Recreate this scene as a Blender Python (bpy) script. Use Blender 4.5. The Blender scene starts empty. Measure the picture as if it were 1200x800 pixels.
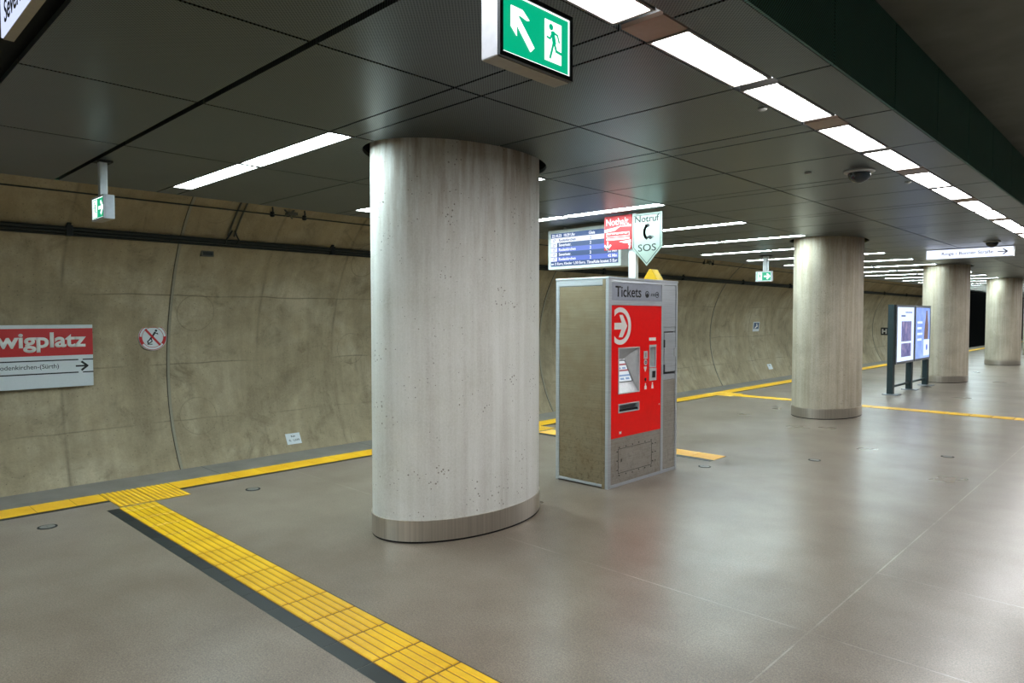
import bpy, bmesh, math, random
from mathutils import Vector

random.seed(4)
S = bpy.context.scene
COL = S.collection
PI = math.pi

# ------------------------------------------------------------------ camera, world, exposure
CAM_H = 1.65
FPX = 803.0
cd = bpy.data.cameras.new('camera')
cam = bpy.data.objects.new('camera', cd)
COL.objects.link(cam)
cam.location = (0, 0, CAM_H)
cam.rotation_euler = (PI / 2 - math.atan(30 / FPX), 0, math.radians(44.0))
cd.sensor_fit = 'HORIZONTAL'
cd.sensor_width = 36.0
cd.lens = 36.0 * FPX / 1200.0
cd.clip_start = 0.05
cd.clip_end = 300
S.camera = cam

world = bpy.data.worlds.new('world')
S.world = world
world.use_nodes = True
world.node_tree.nodes['Background'].inputs[0].default_value = (0.5, 0.62, 0.62, 1)
world.node_tree.nodes['Background'].inputs[1].default_value = 0.3

S.view_settings.view_transform = 'Standard'
S.view_settings.look = 'None'
S.view_settings.gamma = 1.0
S.view_settings.use_curve_mapping = False
S.view_settings.exposure = 0.25
S.cycles.use_light_tree = True
S.cycles.max_bounces = 8
S.cycles.diffuse_bounces = 4
S.cycles.glossy_bounces = 4
S.cycles.sample_clamp_indirect = 6.0
S.cycles.use_denoising = True

L_CROSS = 47.0
L_STRIP = 33.0
C_CROSS = (0.78, 0.97, 1.0)
C_STRIP = (0.98, 0.985, 0.99)

# ------------------------------------------------------------------ layout constants
CEIL = 2.90
SLAB = 3.418
PER = 2.06            # ceiling module along the platform
BAND0 = 2.62          # centre of the first lamp band
PX, PY0, PSP = -4.18, 3.72, 8.24
PA, PB = 0.495, 0.79
TCX, TCZ, TR = -7.85, 1.0, 2.85     # tunnel circle
YEND = 60.0
YBACK = -9.0
XR = 5.0

# ------------------------------------------------------------------ materials
def lin(c):
    return tuple(((v / 255) / 12.92 if v / 255 <= 0.04045 else ((v / 255 + 0.055) / 1.055) ** 2.4) for v in c) + (1,)

class NT:
    def __init__(self, name):
        self.m = bpy.data.materials.new(name)
        self.m.use_nodes = True
        self.t = self.m.node_tree
        self.b = self.t.nodes['Principled BSDF']
    def n(self, typ, **kw):
        x = self.t.nodes.new(typ)
        for k, v in kw.items():
            setattr(x, k, v)
        return x
    def l(self, a, b):
        self.t.links.new(a, b)
    def coord(self, scale=(1, 1, 1), kind='Object'):
        tc = self.n('ShaderNodeTexCoord')
        mp = self.n('ShaderNodeMapping')
        mp.inputs['Scale'].default_value = scale
        self.l(tc.outputs[kind], mp.inputs['Vector'])
        return mp.outputs['Vector']
    def noise(self, vec, scale, detail=4, rough=0.55, dist=0.0):
        x = self.n('ShaderNodeTexNoise')
        x.inputs['Scale'].default_value = scale
        x.inputs['Detail'].default_value = detail
        x.inputs['Roughness'].default_value = rough
        x.inputs['Distortion'].default_value = dist
        self.l(vec, x.inputs['Vector'])
        return x.outputs['Fac']
    def ramp(self, fac, stops, interp='LINEAR'):
        x = self.n('ShaderNodeValToRGB')
        cr = x.color_ramp
        cr.interpolation = interp
        while len(cr.elements) < len(stops):
            cr.elements.new(0.5)
        for e, (p, c) in zip(cr.elements, stops):
            e.position = p
            e.color = c if len(c) == 4 else tuple(c) + (1,)
        self.l(fac, x.inputs['Fac'])
        return x.outputs['Color']
    def mix(self, fac, a, b, mode='MIX'):
        x = self.n('ShaderNodeMix', data_type='RGBA', blend_type=mode)
        for s, v in ((x.inputs[0], fac), (x.inputs[6], a), (x.inputs[7], b)):
            if hasattr(v, 'is_output'):
                self.l(v, s)
            else:
                s.default_value = v
        return x.outputs[2]
    def math(self, op, a, b=None, clamp=False):
        x = self.n('ShaderNodeMath', operation=op)
        x.use_clamp = clamp
        for s, v in ((x.inputs[0], a), (x.inputs[1], b)):
            if v is None:
                continue
            if hasattr(v, 'is_output'):
                self.l(v, s)
            else:
                s.default_value = v
        return x.outputs[0]
    def sep(self, vec):
        x = self.n('ShaderNodeSeparateXYZ')
        self.l(vec, x.inputs[0])
        return x.outputs
    def comb(self, x_, y_, z_=0.0):
        x = self.n('ShaderNodeCombineXYZ')
        for s, v in zip(x.inputs, (x_, y_, z_)):
            if hasattr(v, 'is_output'):
                self.l(v, s)
            else:
                s.default_value = v
        return x.outputs[0]
    def base(self, c):
        if hasattr(c, 'is_output'):
            self.l(c, self.b.inputs['Base Color'])
        else:
            self.b.inputs['Base Color'].default_value = c
    def rough(self, v):
        if hasattr(v, 'is_output'):
            self.l(v, self.b.inputs['Roughness'])
        else:
            self.b.inputs['Roughness'].default_value = v
    def metal(self, v):
        self.b.inputs['Metallic'].default_value = v
    def bump(self, h, strength=0.3, dist=0.01):
        x = self.n('ShaderNodeBump')
        x.inputs['Strength'].default_value = strength
        x.inputs['Distance'].default_value = dist
        self.l(h, x.inputs['Height'])
        self.l(x.outputs[0], self.b.inputs['Normal'])

def worldvec(k):
    g = k.n('ShaderNodeNewGeometry')
    return g.outputs['Position']

def plain(name, rgb, rough=0.5, metal=0.0, var=0.06, scale=30):
    k = NT(name)
    v = k.coord()
    f = k.noise(v, scale, 3)
    c = lin(rgb)
    lo = tuple(x * (1 - var) for x in c[:3]) + (1,)
    hi = tuple(min(1, x * (1 + var)) for x in c[:3]) + (1,)
    k.base(k.ramp(f, [(0.3, lo), (0.7, hi)]))
    k.rough(rough)
    k.metal(metal)
    return k.m

def emit(name, rgb, strength, light=False):
    k = NT(name)
    k.base((0.02, 0.02, 0.02, 1))
    k.rough(0.4)
    k.b.inputs['Emission Color'].default_value = rgb if len(rgb) == 4 else tuple(rgb) + (1,)
    k.b.inputs['Emission Strength'].default_value = strength
    return k.m

M = {}

# floor: polished terrazzo-like screed with pale joints
def m_floor():
    k = NT('floor_screed')
    p = worldvec(k)
    big = k.noise(p, 0.55, 5, 0.6)
    mid = k.noise(p, 2.6, 5, 0.6)
    fine = k.noise(p, 130, 3, 0.7)
    spk = k.noise(p, 60, 2, 0.6)
    c = k.ramp(big, [(0.3, lin((108, 96, 84))), (0.7, lin((128, 117, 105)))])
    c = k.mix(0.6, c, k.ramp(mid, [(0.25, lin((98, 86, 74))), (0.75, lin((132, 123, 112)))]))
    c = k.mix(0.75, c, k.ramp(fine, [(0.34, (0.26, 0.25, 0.24)), (0.5, (0.5, 0.5, 0.5)), (0.66, (0.76, 0.75, 0.73))]), 'OVERLAY')
    c = k.mix(0.35, c, k.ramp(spk, [(0.3, (0.3, 0.3, 0.3)), (0.6, (0.62, 0.62, 0.6))]), 'OVERLAY')
    x, y, z = k.sep(p)
    def line(v, at, w):
        d = k.math('ABSOLUTE', k.math('SUBTRACT', v, at))
        return k.math('LESS_THAN', d, w)
    rt = k.math('GREATER_THAN', x, -1.33)
    m = line(x, -1.33, 0.0045)
    for yy in (3.61,):
        m = k.math('MAXIMUM', m, line(y, yy, 0.0045))
    for yy in (4.76,):
        m = k.math('MAXIMUM', m, k.math('MULTIPLY', line(y, yy, 0.0045), rt))
    mm = k.math('MULTIPLY', m, k.ramp(mid, [(0.4, (0.08,) * 3), (0.65, (0.6,) * 3)]))
    c = k.mix(mm, c, lin((186, 180, 168)))
    k.base(c)
    smear = k.noise(p, 0.9, 3, 0.5)
    k.rough(k.ramp(smear, [(0.3, (0.27,) * 3), (0.7, (0.37,) * 3)]))
    k.b.inputs['Specular IOR Level'].default_value = 0.5
    k.bump(fine, 0.12, 0.002)
    return k.m
M['floor'] = m_floor()

def m_coping():
    k = NT('coping_concrete')
    p = worldvec(k)
    f = k.noise(p, 3, 5, 0.6)
    g = k.noise(p, 120, 3, 0.7)
    c = k.ramp(f, [(0.3, lin((96, 91, 84))), (0.7, lin((120, 114, 106)))])
    c = k.mix(0.5, c, k.ramp(g, [(0.3, (0.4,) * 3), (0.7, (0.62,) * 3)]), 'OVERLAY')
    y = k.sep(p)[1]
    d = k.math('ABSOLUTE', k.math('SUBTRACT', k.math('FRACT', k.math('MULTIPLY', y, 0.5)), 0.5))
    c = k.mix(k.math('LESS_THAN', d, 0.003), c, lin((60, 60, 58)))
    k.base(c)
    k.rough(0.5)
    return k.m
M['coping'] = m_coping()

# tunnel wall: in-situ concrete with formwork joints, stains, pores, round anchor marks
def m_wall():
    k = NT('tunnel_concrete')
    p = worldvec(k)
    x, y, z = k.sep(p)
    big = k.noise(p, 0.7, 6, 0.6, 0.6)
    mid = k.noise(p, 3.2, 6, 0.62, 0.3)
    fine = k.noise(p, 38, 4, 0.65)
    c = k.ramp(big, [(0.28, lin((142, 127, 102))), (0.5, lin((164, 148, 121))), (0.72, lin((184, 170, 146)))])
    c = k.mix(0.6, c, k.ramp(mid, [(0.28, (0.36, 0.35, 0.33)), (0.5, (0.5, 0.5, 0.5)), (0.72, (0.62, 0.62, 0.6))]), 'OVERLAY')
    c = k.mix(0.6, c, k.ramp(fine, [(0.3, (0.42,) * 3), (0.7, (0.57,) * 3)]), 'OVERLAY')
    # streaks running round the ring
    st = k.noise(k.comb(k.math('MULTIPLY', x, 0.5), k.math('MULTIPLY', y, 5.0), k.math('MULTIPLY', z, 0.5)), 1.6, 4, 0.6)
    c = k.mix(0.5, c, k.ramp(st, [(0.3, (0.38, 0.37, 0.35)), (0.68, (0.58, 0.58, 0.57))]), 'OVERLAY')
    # warm stains near the crown
    sn = k.noise(p, 1.1, 5, 0.65)
    hz = k.math('MULTIPLY', k.math('SUBTRACT', z, 2.2), 1.4, clamp=True)
    c = k.mix(k.math('MULTIPLY', k.math('MULTIPLY', hz, sn), 0.6), c, lin((160, 134, 94)))
    # blotchy dark patches
    pt = k.noise(p, 1.9, 7, 0.7, 0.8)
    c = k.mix(k.ramp(pt, [(0.54, (0,) * 3), (0.68, (0.5,) * 3)]), c, lin((104, 92, 70)))
    # formwork joints every 1.373 m (six per bay), wavering slightly
    wob = k.math('MULTIPLY', k.math('SUBTRACT', k.noise(p, 1.5, 2), 0.5), 0.06)
    yy = k.math('ADD', y, wob)
    q = k.math('FRACT', k.math('ADD', k.math('DIVIDE', k.math('SUBTRACT', yy, 3.75), PSP / 6), 100.5))
    d = k.math('MULTIPLY', k.math('ABSOLUTE', k.math('SUBTRACT', q, 0.5)), PSP / 6)
    jn = k.math('SUBTRACT', 1.0, k.math('DIVIDE', d, 0.035), clamp=True)
    c = k.mix(k.math('MULTIPLY', jn, k.ramp(big, [(0.42, (0.02,) * 3), (0.64, (0.6,) * 3)])), c, lin((92, 84, 66)))
    # horizontal casting lines
    for zz in (0.94, 0.1, 1.95):
        zz2 = k.math('ADD', z, k.math('MULTIPLY', k.math('SUBTRACT', k.noise(p, 0.8, 2), 0.5), 0.12))
        dl = k.math('ABSOLUTE', k.math('SUBTRACT', zz2, zz))
        ml = k.math('SUBTRACT', 1.0, k.math('DIVIDE', dl, 0.014), clamp=True)
        c = k.mix(k.math('MULTIPLY', ml, k.ramp(big, [(0.42, (0.0,) * 3), (0.6, (0.75,) * 3)])), c, lin((88, 80, 62)))
    # round marks
    u = k.math('SUBTRACT', k.math('FRACT', k.math('DIVIDE', y, 2.75)), 0.5)
    v = k.math('SUBTRACT', k.math('FRACT', k.math('DIVIDE', k.math('ADD', z, k.math('MULTIPLY', k.math('FLOOR', k.math('DIVIDE', y, 2.75)), 0.63)), 1.55)), 0.5)
    rr = k.math('SQRT', k.math('ADD', k.math('POWER', k.math('MULTIPLY', u, 2.75), 2.0), k.math('POWER', k.math('MULTIPLY', v, 1.55), 2.0)))
    ring = k.math('SUBTRACT', 1.0, k.math('DIVIDE', k.math('ABSOLUTE', k.math('SUBTRACT', rr, 0.27)), 0.012), clamp=True)
    c = k.mix(k.math('MULTIPLY', ring, k.ramp(big, [(0.4, (0.05,) * 3), (0.6, (0.5,) * 3)])), c, lin((100, 90, 70)))
    # pores
    vo = k.n('ShaderNodeTexVoronoi')
    vo.inputs['Scale'].default_value = 14
    k.l(p, vo.inputs['Vector'])
    pore = k.math('LESS_THAN', vo.outputs['Distance'], 0.11)
    c = k.mix(k.math('MULTIPLY', pore, 0.45), c, lin((84, 76, 60)))
    k.base(c)
    k.rough(0.82)
    h = k.math('SUBTRACT', k.math('ADD', k.math('MULTIPLY', mid, 0.9), k.math('MULTIPLY', fine, 0.25)), k.math('MULTIPLY', jn, 0.22))
    k.bump(h, 0.55, 0.03)
    return k.m
M['wall'] = m_wall()

# columns: board-marked concrete, vertical streaks and pores
def m_pillar(name, c1, c2, c3):
    k = NT(name)
    p = worldvec(k)
    x, y, z = k.sep(p)
    v1 = k.comb(k.math('MULTIPLY', x, 9), k.math('MULTIPLY', y, 9), k.math('MULTIPLY', z, 0.35))
    v2 = k.comb(k.math('MULTIPLY', x, 46), k.math('MULTIPLY', y, 46), k.math('MULTIPLY', z, 0.8))
    s1 = k.noise(v1, 1.0, 4, 0.6)
    s2 = k.noise(v2, 1.0, 3, 0.6)
    blot = k.noise(p, 2.2, 6, 0.62, 0.4)
    fine = k.noise(p, 70, 4, 0.7)
    c = k.ramp(s1, [(0.3, lin(c1)), (0.5, lin(c2)), (0.7, lin(c3))])
    c = k.mix(0.4, c, k.ramp(s2, [(0.3, (0.43, 0.425, 0.42)), (0.7, (0.56, 0.56, 0.56))]), 'OVERLAY')
    c = k.mix(0.6, c, k.ramp(blot, [(0.3, (0.37, 0.36, 0.345)), (0.7, (0.60, 0.60, 0.595))]), 'OVERLAY')
    c = k.mix(0.6, c, k.ramp(fine, [(0.34, (0.36,) * 3), (0.66, (0.6,) * 3)]), 'OVERLAY')
    # rust-brown drips running down from the head
    dn = k.noise(k.comb(k.math('MULTIPLY', x, 12), k.math('MULTIPLY', y, 12), k.math('MULTIPLY', z, 1.3)), 1.0, 5, 0.65)
    hz = k.math('MULTIPLY', k.math('SUBTRACT', z, 1.9), 0.85, clamp=True)
    dm = k.math('MULTIPLY', hz, k.ramp(dn, [(0.42, (0.0,) * 3), (0.62, (1,) * 3)]))
    c = k.mix(k.math('MULTIPLY', dm, 0.7), c, lin((140, 114, 84)))
    vo = k.n('ShaderNodeTexVoronoi')
    vo.inputs['Scale'].default_value = 32
    k.l(p, vo.inputs['Vector'])
    sz = k.ramp(k.noise(p, 5, 3), [(0.42, (0.0,) * 3), (0.7, (0.24,) * 3)])
    pore = k.math('LESS_THAN', vo.outputs['Distance'], sz)
    c = k.mix(k.math('MULTIPLY', pore, 0.7), c, lin((92, 82, 66)))
    k.base(c)
    k.rough(0.62)
    h = k.math('ADD', k.math('MULTIPLY', s2, 0.15), k.math('MULTIPLY', fine, 0.3))
    h = k.math('SUBTRACT', h, k.math('MULTIPLY', pore, 0.8))
    k.bump(h, 0.35, 0.006)
    return k.m
M['pillar'] = m_pillar('column_concrete', (206, 205, 200), (219, 220, 215), (228, 229, 225))
M['pillar_brown'] = m_pillar('column_concrete_browner', (168, 158, 138), (184, 176, 158), (196, 190, 175))

# perforated metal ceiling panels
def m_perf(name, rgb, vertical=False, metal=0.75, rough=0.2):
    k = NT(name)
    p = worldvec(k)
    x, y, z = k.sep(p)
    a = k.math('DIVIDE', y if vertical else x, 0.018)
    b = k.math('DIVIDE', z if vertical else y, 0.018)
    def cell(a, b):
        u = k.math('SUBTRACT', k.math('FRACT', a), 0.5)
        v = k.math('SUBTRACT', k.math('FRACT', b), 0.5)
        return k.math('SQRT', k.math('ADD', k.math('MULTIPLY', u, u), k.math('MULTIPLY', v, v)))
    d = k.math('MINIMUM', cell(a, b), cell(k.math('ADD', a, 0.5), k.math('ADD', b, 0.5)))
    hole = k.math('LESS_THAN', d, 0.235)
    n = k.noise(p, 1.6, 3)
    c0 = lin(rgb)
    c = k.ramp(n, [(0.3, tuple(v * 0.92 for v in c0[:3])), (0.7, tuple(v * 1.08 for v in c0[:3]))])
    k.base(k.mix(hole, c, (0.004, 0.006, 0.006, 1)))
    k.metal(metal)
    k.rough(k.math('ADD', k.math('MULTIPLY', n, 0.08), rough))
    k.b.inputs['Specular IOR Level'].default_value = 0.5
    return k.m
M['ceil'] = m_perf('ceiling_perforated_metal', (86, 96, 97), rough=0.31, metal=0.55)
M['fascia'] = m_perf('fascia_perforated_metal', (76, 134, 126), vertical=True, rough=0.5, metal=0.1)
M['black'] = plain('black_void', (10, 14, 14), 0.7)
M['slab'] = plain('slab_concrete', (126, 130, 124), 0.85, 0, 0.12, 2.5)

def m_steel(name, rgb, rough=0.3, dirty=0.0, scale=(3, 3, 160), metal=0.6):
    k = NT(name)
    v = k.coord(scale)
    f = k.noise(v, 1.0, 3)
    p = worldvec(k)
    n = k.noise(p, 4, 5, 0.65)
    c0 = lin(rgb)
    c = k.ramp(f, [(0.3, tuple(a * 0.86 for a in c0[:3])), (0.7, tuple(min(1, a * 1.1) for a in c0[:3]))])
    if dirty:
        z = k.sep(p)[2]
        low = k.math('SUBTRACT', 1.0, k.math('MULTIPLY', z, 0.75), clamp=True)
        sp = k.noise(p, 26, 4, 0.7)
        dm = k.math('MULTIPLY', low, k.ramp(sp, [(0.5, (0.05,) * 3), (0.72, (1,) * 3)]))
        c = k.mix(k.math('MULTIPLY', dm, dirty), c, lin((70, 52, 34)))
        blo = k.ramp(n, [(0.42, (0,) * 3), (0.68, (0.5,) * 3)])
        c = k.mix(k.math('MULTIPLY', blo, dirty), c, lin((132, 104, 66)))
    k.base(c)
    k.metal(metal)
    k.rough(k.math('ADD', k.math('MULTIPLY', n, 0.16), rough - 0.06))
    return k.m
M['steel'] = m_steel('brushed_steel', (204, 210, 216), 0.38)
M['band'] = m_steel('steel_column_band', (200, 194, 184), 0.3, scale=(60, 60, 0.8), metal=0.85)
M['side'] = m_steel('steel_side_panel', (162, 150, 124), 0.42, 0.65)
M['frontlow'] = m_steel('steel_lower_front', (184, 180, 172), 0.4, 0.4)
M['alu'] = plain('light_aluminium', (206, 210, 212), 0.4, 0.25)
M['grey_head'] = plain('grey_header_film', (172, 178, 192), 0.35, 0.2)
M['red'] = plain('red_enamel', (250, 6, 8), 0.3, 0, 0.03)
M['red_sign'] = plain('red_sign_film', (190, 20, 26), 0.4, 0, 0.03)
M['white_sign'] = plain('white_sign_face', (214, 218, 222), 0.4, 0, 0.02)
M['white_print'] = plain('white_print', (238, 236, 232), 0.45, 0, 0.02)
M['black_print'] = plain('black_print', (14, 16, 18), 0.45)
M['dark_frame'] = plain('dark_grey_frame', (38, 46, 50), 0.4, 0.2)
M['board'] = plain('anthracite_powder_coat', (34, 52, 56), 0.45, 0.2)
M['board_frame'] = plain('board_silver_frame', (146, 152, 160), 0.4, 0.5)
M['box_grey'] = plain('sign_box_grey', (178, 182, 190), 0.4, 0.25)
M['box_under'] = plain('sign_box_beige', (150, 142, 128), 0.5, 0.2)
M['cable'] = plain('black_cable', (20, 26, 24), 0.55)
M['clamp'] = plain('cable_clamp', (16, 20, 20), 0.6)
M['conduit'] = plain('grey_conduit', (84, 82, 72), 0.6)
M['glass_dark'] = plain('dark_dome_glass', (22, 26, 28), 0.06)
M['dome_rim'] = plain('dome_rim_grey', (152, 154, 150), 0.4)
M['display_case'] = plain('display_case_white', (196, 204, 200), 0.4, 0.1)
M['red_matt'] = plain('red_matt_film', (150, 12, 20), 0.6, 0, 0.03)
M['white_matt'] = plain('white_matt_print', (178, 176, 174), 0.6, 0, 0.02)
M['mint'] = plain('pale_green_sign', (136, 150, 141), 0.4, 0, 0.02)
M['yellow_cap'] = plain('yellow_plastic', (215, 170, 10), 0.4)
M['joint'] = plain('joint_sealant', (148, 140, 122), 0.8)
M['joint_dark'] = plain('joint_dark_edge', (58, 54, 44), 0.85)
M['dark_metal'] = plain('drain_metal', (70, 72, 70), 0.4, 0.6)
M['lid_metal'] = plain('cover_lid_metal', (120, 120, 116), 0.45, 0.4)
M['filler'] = plain('strip_filler_plate', (150, 124, 108), 0.4, 0.4)
M['base_gap'] = plain('base_gap', (12, 12, 12), 0.8)

def m_tile(name, rgb, rgb2, rough=0.42):
    k = NT(name)
    p = worldvec(k)
    n = k.noise(p, 3.1, 5, 0.6)
    f = k.noise(p, 60, 3, 0.7)
    c = k.ramp(n, [(0.3, lin(rgb)), (0.7, lin(rgb2))])
    c = k.mix(0.4, c, k.ramp(f, [(0.3, (0.42,) * 3), (0.6, (0.55,) * 3)]), 'OVERLAY')
    k.base(c)
    k.rough(rough)
    return k.m
M['yellow'] = m_tile('yellow_tactile_tile', (206, 158, 4), (230, 184, 12))
M['groove'] = m_tile('yellow_groove', (128, 88, 6), (150, 106, 10))
M['blister_base'] = m_tile('yellow_blister_base', (170, 122, 6), (188, 138, 10))
M['yellow_edge'] = m_tile('yellow_edge_tile', (210, 154, 12), (230, 178, 32))
M['yellow_pale'] = m_tile('pale_yellow_tile', (226, 170, 70), (238, 188, 90))  # paler yellow than the other guiding strips
M['blacktile'] = m_tile('black_border_tile', (14, 20, 20), (26, 33, 33), 0.5)
M['tilejoint'] = m_tile('tile_joint', (96, 84, 40), (110, 96, 52), 0.7)
M['blackjoint'] = m_tile('black_tile_joint', (92, 94, 88), (104, 104, 98), 0.7)

M['lamp_cross'] = emit('lamp_cross', C_CROSS, L_CROSS)
M['lamp_strip'] = emit('lamp_strip', C_STRIP, L_STRIP)
M['lamp_frame'] = plain('lamp_frame_grey', (120, 116, 112), 0.4, 0.4)
M['exit_green'] = emit('exit_green', lin((0, 168, 122)), 1.0)
M['exit_white'] = emit('exit_white', lin((250, 255, 255)), 1.5)
M['sign_lit'] = emit('lit_sign_white', lin((206, 216, 246)), 1.0)
M['sign_lit_far'] = emit('lit_sign_far', lin((226, 234, 255)), 1.35)
M['poster_white'] = emit('poster_white', lin((205, 222, 255)), 1.25)
M['scr_blue_d'] = emit('screen_dark_blue', lin((38, 72, 128)), 1.0)
M['scr_blue_l'] = emit('screen_light_blue', lin((86, 110, 205)), 1.0)
M['scr_white'] = emit('screen_white', lin((236, 240, 250)), 1.1)
M['scr_page'] = emit('ticket_screen_page', lin((205, 214, 220)), 0.9)
M['scr_red'] = emit('ticket_screen_red', lin((150, 70, 76)), 0.9)
M['scr_bar'] = emit('ticket_screen_blue', lin((110, 140, 180)), 0.9)
def m_poster(name, stops, scale, strength=1.0, stretch=(1, 1, 1)):
    k = NT(name)
    v = k.coord(stretch)
    f = k.noise(v, scale, 6, 0.7, 0.6)
    c = k.ramp(f, [(a, lin(b)) for a, b in stops])
    k.base((0.02, 0.02, 0.02, 1))
    k.l(c, k.b.inputs['Emission Color'])
    k.b.inputs['Emission Strength'].default_value = strength
    return k.m
M['poster_map'] = m_poster('poster_purple_map', [(0.3, (58, 60, 110)), (0.5, (112, 112, 160)), (0.7, (170, 150, 180))], 6)
M['poster_blue'] = m_poster('poster_blue_sky', [(0.3, (96, 128, 216)), (0.7, (170, 196, 250))], 1.2, 1.1)
M['poster_fig'] = m_poster('poster_figure', [(0.3, (66, 54, 58)), (0.5, (124, 98, 92)), (0.7, (104, 90, 112))], 9)

# ------------------------------------------------------------------ mesh helpers
ORIGIN = {}
def wloc(o):
    return ORIGIN.get(o.name, Vector((0, 0, 0))) if o else Vector((0, 0, 0))

class Fr:       # a drawing frame: origin, right, up; normal = right x up
    def __init__(self, o, r, u):
        self.o, self.r, self.u = Vector(o), Vector(r).normalized(), Vector(u).normalized()
        self.n = self.r.cross(self.u)
    def p(self, a, b, d=0.0):
        return self.o + self.r * a + self.u * b + self.n * d

class MB:
    def __init__(self):
        self.v, self.f, self.s = [], [], []
    def add(self, vs, fs, smooth=False):
        b = len(self.v)
        self.v += [Vector(x) for x in vs]
        for q in fs:
            self.f.append([b + i for i in q])
            self.s.append(smooth)
        return self
    def box(self, x0, x1, y0, y1, z0, z1):
        v = [(x, y, z) for x in (x0, x1) for y in (y0, y1) for z in (z0, z1)]
        f = [(0, 1, 3, 2), (4, 6, 7, 5), (0, 4, 5, 1), (2, 3, 7, 6), (0, 2, 6, 4), (1, 5, 7, 3)]
        return self.add(v, f)
    def poly(self, fr, pts, d0=0.0, d1=0.002):
        n = len(pts)
        v = [fr.p(a, b, d0) for a, b in pts] + [fr.p(a, b, d1) for a, b in pts]
        f = [list(range(n))[::-1], list(range(n, 2 * n))]
        f += [(i, (i + 1) % n, n + (i + 1) % n, n + i) for i in range(n)]
        return self.add(v, f)
    def rect(self, fr, u0, u1, v0, v1, d0=0.0, d1=0.002):
        return self.poly(fr, [(u0, v0), (u1, v0), (u1, v1), (u0, v1)], d0, d1)
    def sheet(self, fr, u0, u1, v0, v1, holes, d0, d1):
        us = sorted(set([u0, u1] + [h[0] for h in holes] + [h[1] for h in holes]))
        vs = sorted(set([v0, v1] + [h[2] for h in holes] + [h[3] for h in holes]))
        for i in range(len(us) - 1):
            for j in range(len(vs) - 1):
                cu, cv = (us[i] + us[i + 1]) / 2, (vs[j] + vs[j + 1]) / 2
                if any(h[0] < cu < h[1] and h[2] < cv < h[3] for h in holes):
                    continue
                self.rect(fr, us[i], us[i + 1], vs[j], vs[j + 1], d0, d1)
        return self
    def frame(self, fr, u0, u1, v0, v1, w, d0, d1):
        return self.sheet(fr, u0, u1, v0, v1, [(u0 + w, u1 - w, v0 + w, v1 - w)], d0, d1)
    def disc(self, fr, a, b, r, d0=0.0, d1=0.002, n=40, r2=None):
        return self.poly(fr, [(a + r * math.cos(2 * PI * i / n), b + (r2 or r) * math.sin(2 * PI * i / n)) for i in range(n)], d0, d1)
    def ring(self, fr, a, b, r0, r1, d0=0.0, d1=0.002, t0=0, t1=2 * PI, n=48, xmin=None):
        o = []
        for i in range(n):
            p, q = t0 + (t1 - t0) * i / n, t0 + (t1 - t0) * (i + 1) / n
            pts = [(a + r0 * math.cos(p), b + r0 * math.sin(p)), (a + r1 * math.cos(p), b + r1 * math.sin(p)),
                   (a + r1 * math.cos(q), b + r1 * math.sin(q)), (a + r0 * math.cos(q), b + r0 * math.sin(q))]
            if xmin is not None:
                if max(c[0] for c in pts) < xmin:
                    continue
                pts = [(max(c[0], xmin), c[1]) for c in pts]
            self.poly(fr, pts, d0, d1)
        return self
    def stroke(self, fr, pts, w, d0=0.0, d1=0.002):
        for (a, b), (c, d) in zip(pts[:-1], pts[1:]):
            L = math.hypot(c - a, d - b)
            ux, uy = (c - a) / L, (d - b) / L
            nx, ny = -uy * w / 2, ux * w / 2
            e = w * 0.28
            self.poly(fr, [(a - ux * e - nx, b - uy * e - ny), (c + ux * e - nx, d + uy * e - ny),
                           (c + ux * e + nx, d + uy * e + ny), (a - ux * e + nx, b - uy * e + ny)], d0, d1)
        return self
    def tube(self, path, r, n=10):
        path = [Vector(p) for p in path]
        rings = []
        for i, p in enumerate(path):
            t = (path[min(i + 1, len(path) - 1)] - path[max(i - 1, 0)]).normalized()
            up = Vector((0, 0, 1)) if abs(t.z) < 0.9 else Vector((1, 0, 0))
            a = t.cross(up).normalized()
            b = a.cross(t)
            rings.append([p + a * r * math.cos(2 * PI * k / n) + b * r * math.sin(2 * PI * k / n) for k in range(n)])
        v = [q for g in rings for q in g]
        f = []
        for i in range(len(path) - 1):
            for k in range(n):
                f.append((i * n + k, i * n + (k + 1) % n, (i + 1) * n + (k + 1) % n, (i + 1) * n + k))
        self.add(v, f, True)
        self.add(rings[0], [list(range(n))[::-1]])
        self.add(rings[-1], [list(range(n))])
        return self
    def lathe(self, c, prof, n=32, sx=1.0, sy=1.0, cap=True):
        c = Vector(c)
        v = []
        for r, z in prof:
            for k in range(n):
                v.append(c + Vector((r * sx * math.cos(2 * PI * k / n), r * sy * math.sin(2 * PI * k / n), z)))
        f = []
        for i in range(len(prof) - 1):
            for k in range(n):
                f.append((i * n + k, i * n + (k + 1) % n, (i + 1) * n + (k + 1) % n, (i + 1) * n + k))
        self.add(v, f, True)
        if cap:
            self.add(v[:n], [list(range(n))[::-1]])
            self.add(v[-n:], [list(range(n))])
        return self
    def build(self, name, mat, parent=None, normals=True, bevel=0.0, mats=None):
        o0 = wloc(parent)
        me = bpy.data.meshes.new(name)
        me.from_pydata([tuple(x - o0) for x in self.v], [], self.f)
        for p, s in zip(me.polygons, self.s):
            p.use_smooth = s
        bm = bmesh.new()
        bm.from_mesh(me)
        bmesh.ops.remove_doubles(bm, verts=bm.verts, dist=1e-5)
        if normals:
            bmesh.ops.recalc_face_normals(bm, faces=bm.faces)
        for e in bm.edges:
            if len(e.link_faces) == 2 and e.calc_face_angle(0) > 0.7:
                e.smooth = False
        bm.to_mesh(me)
        bm.free()
        me.materials.append(mat)
        o = bpy.data.objects.new(name, me)
        COL.objects.link(o)
        if parent:
            o.parent = parent
            ORIGIN[o.name] = o0.copy()
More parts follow.
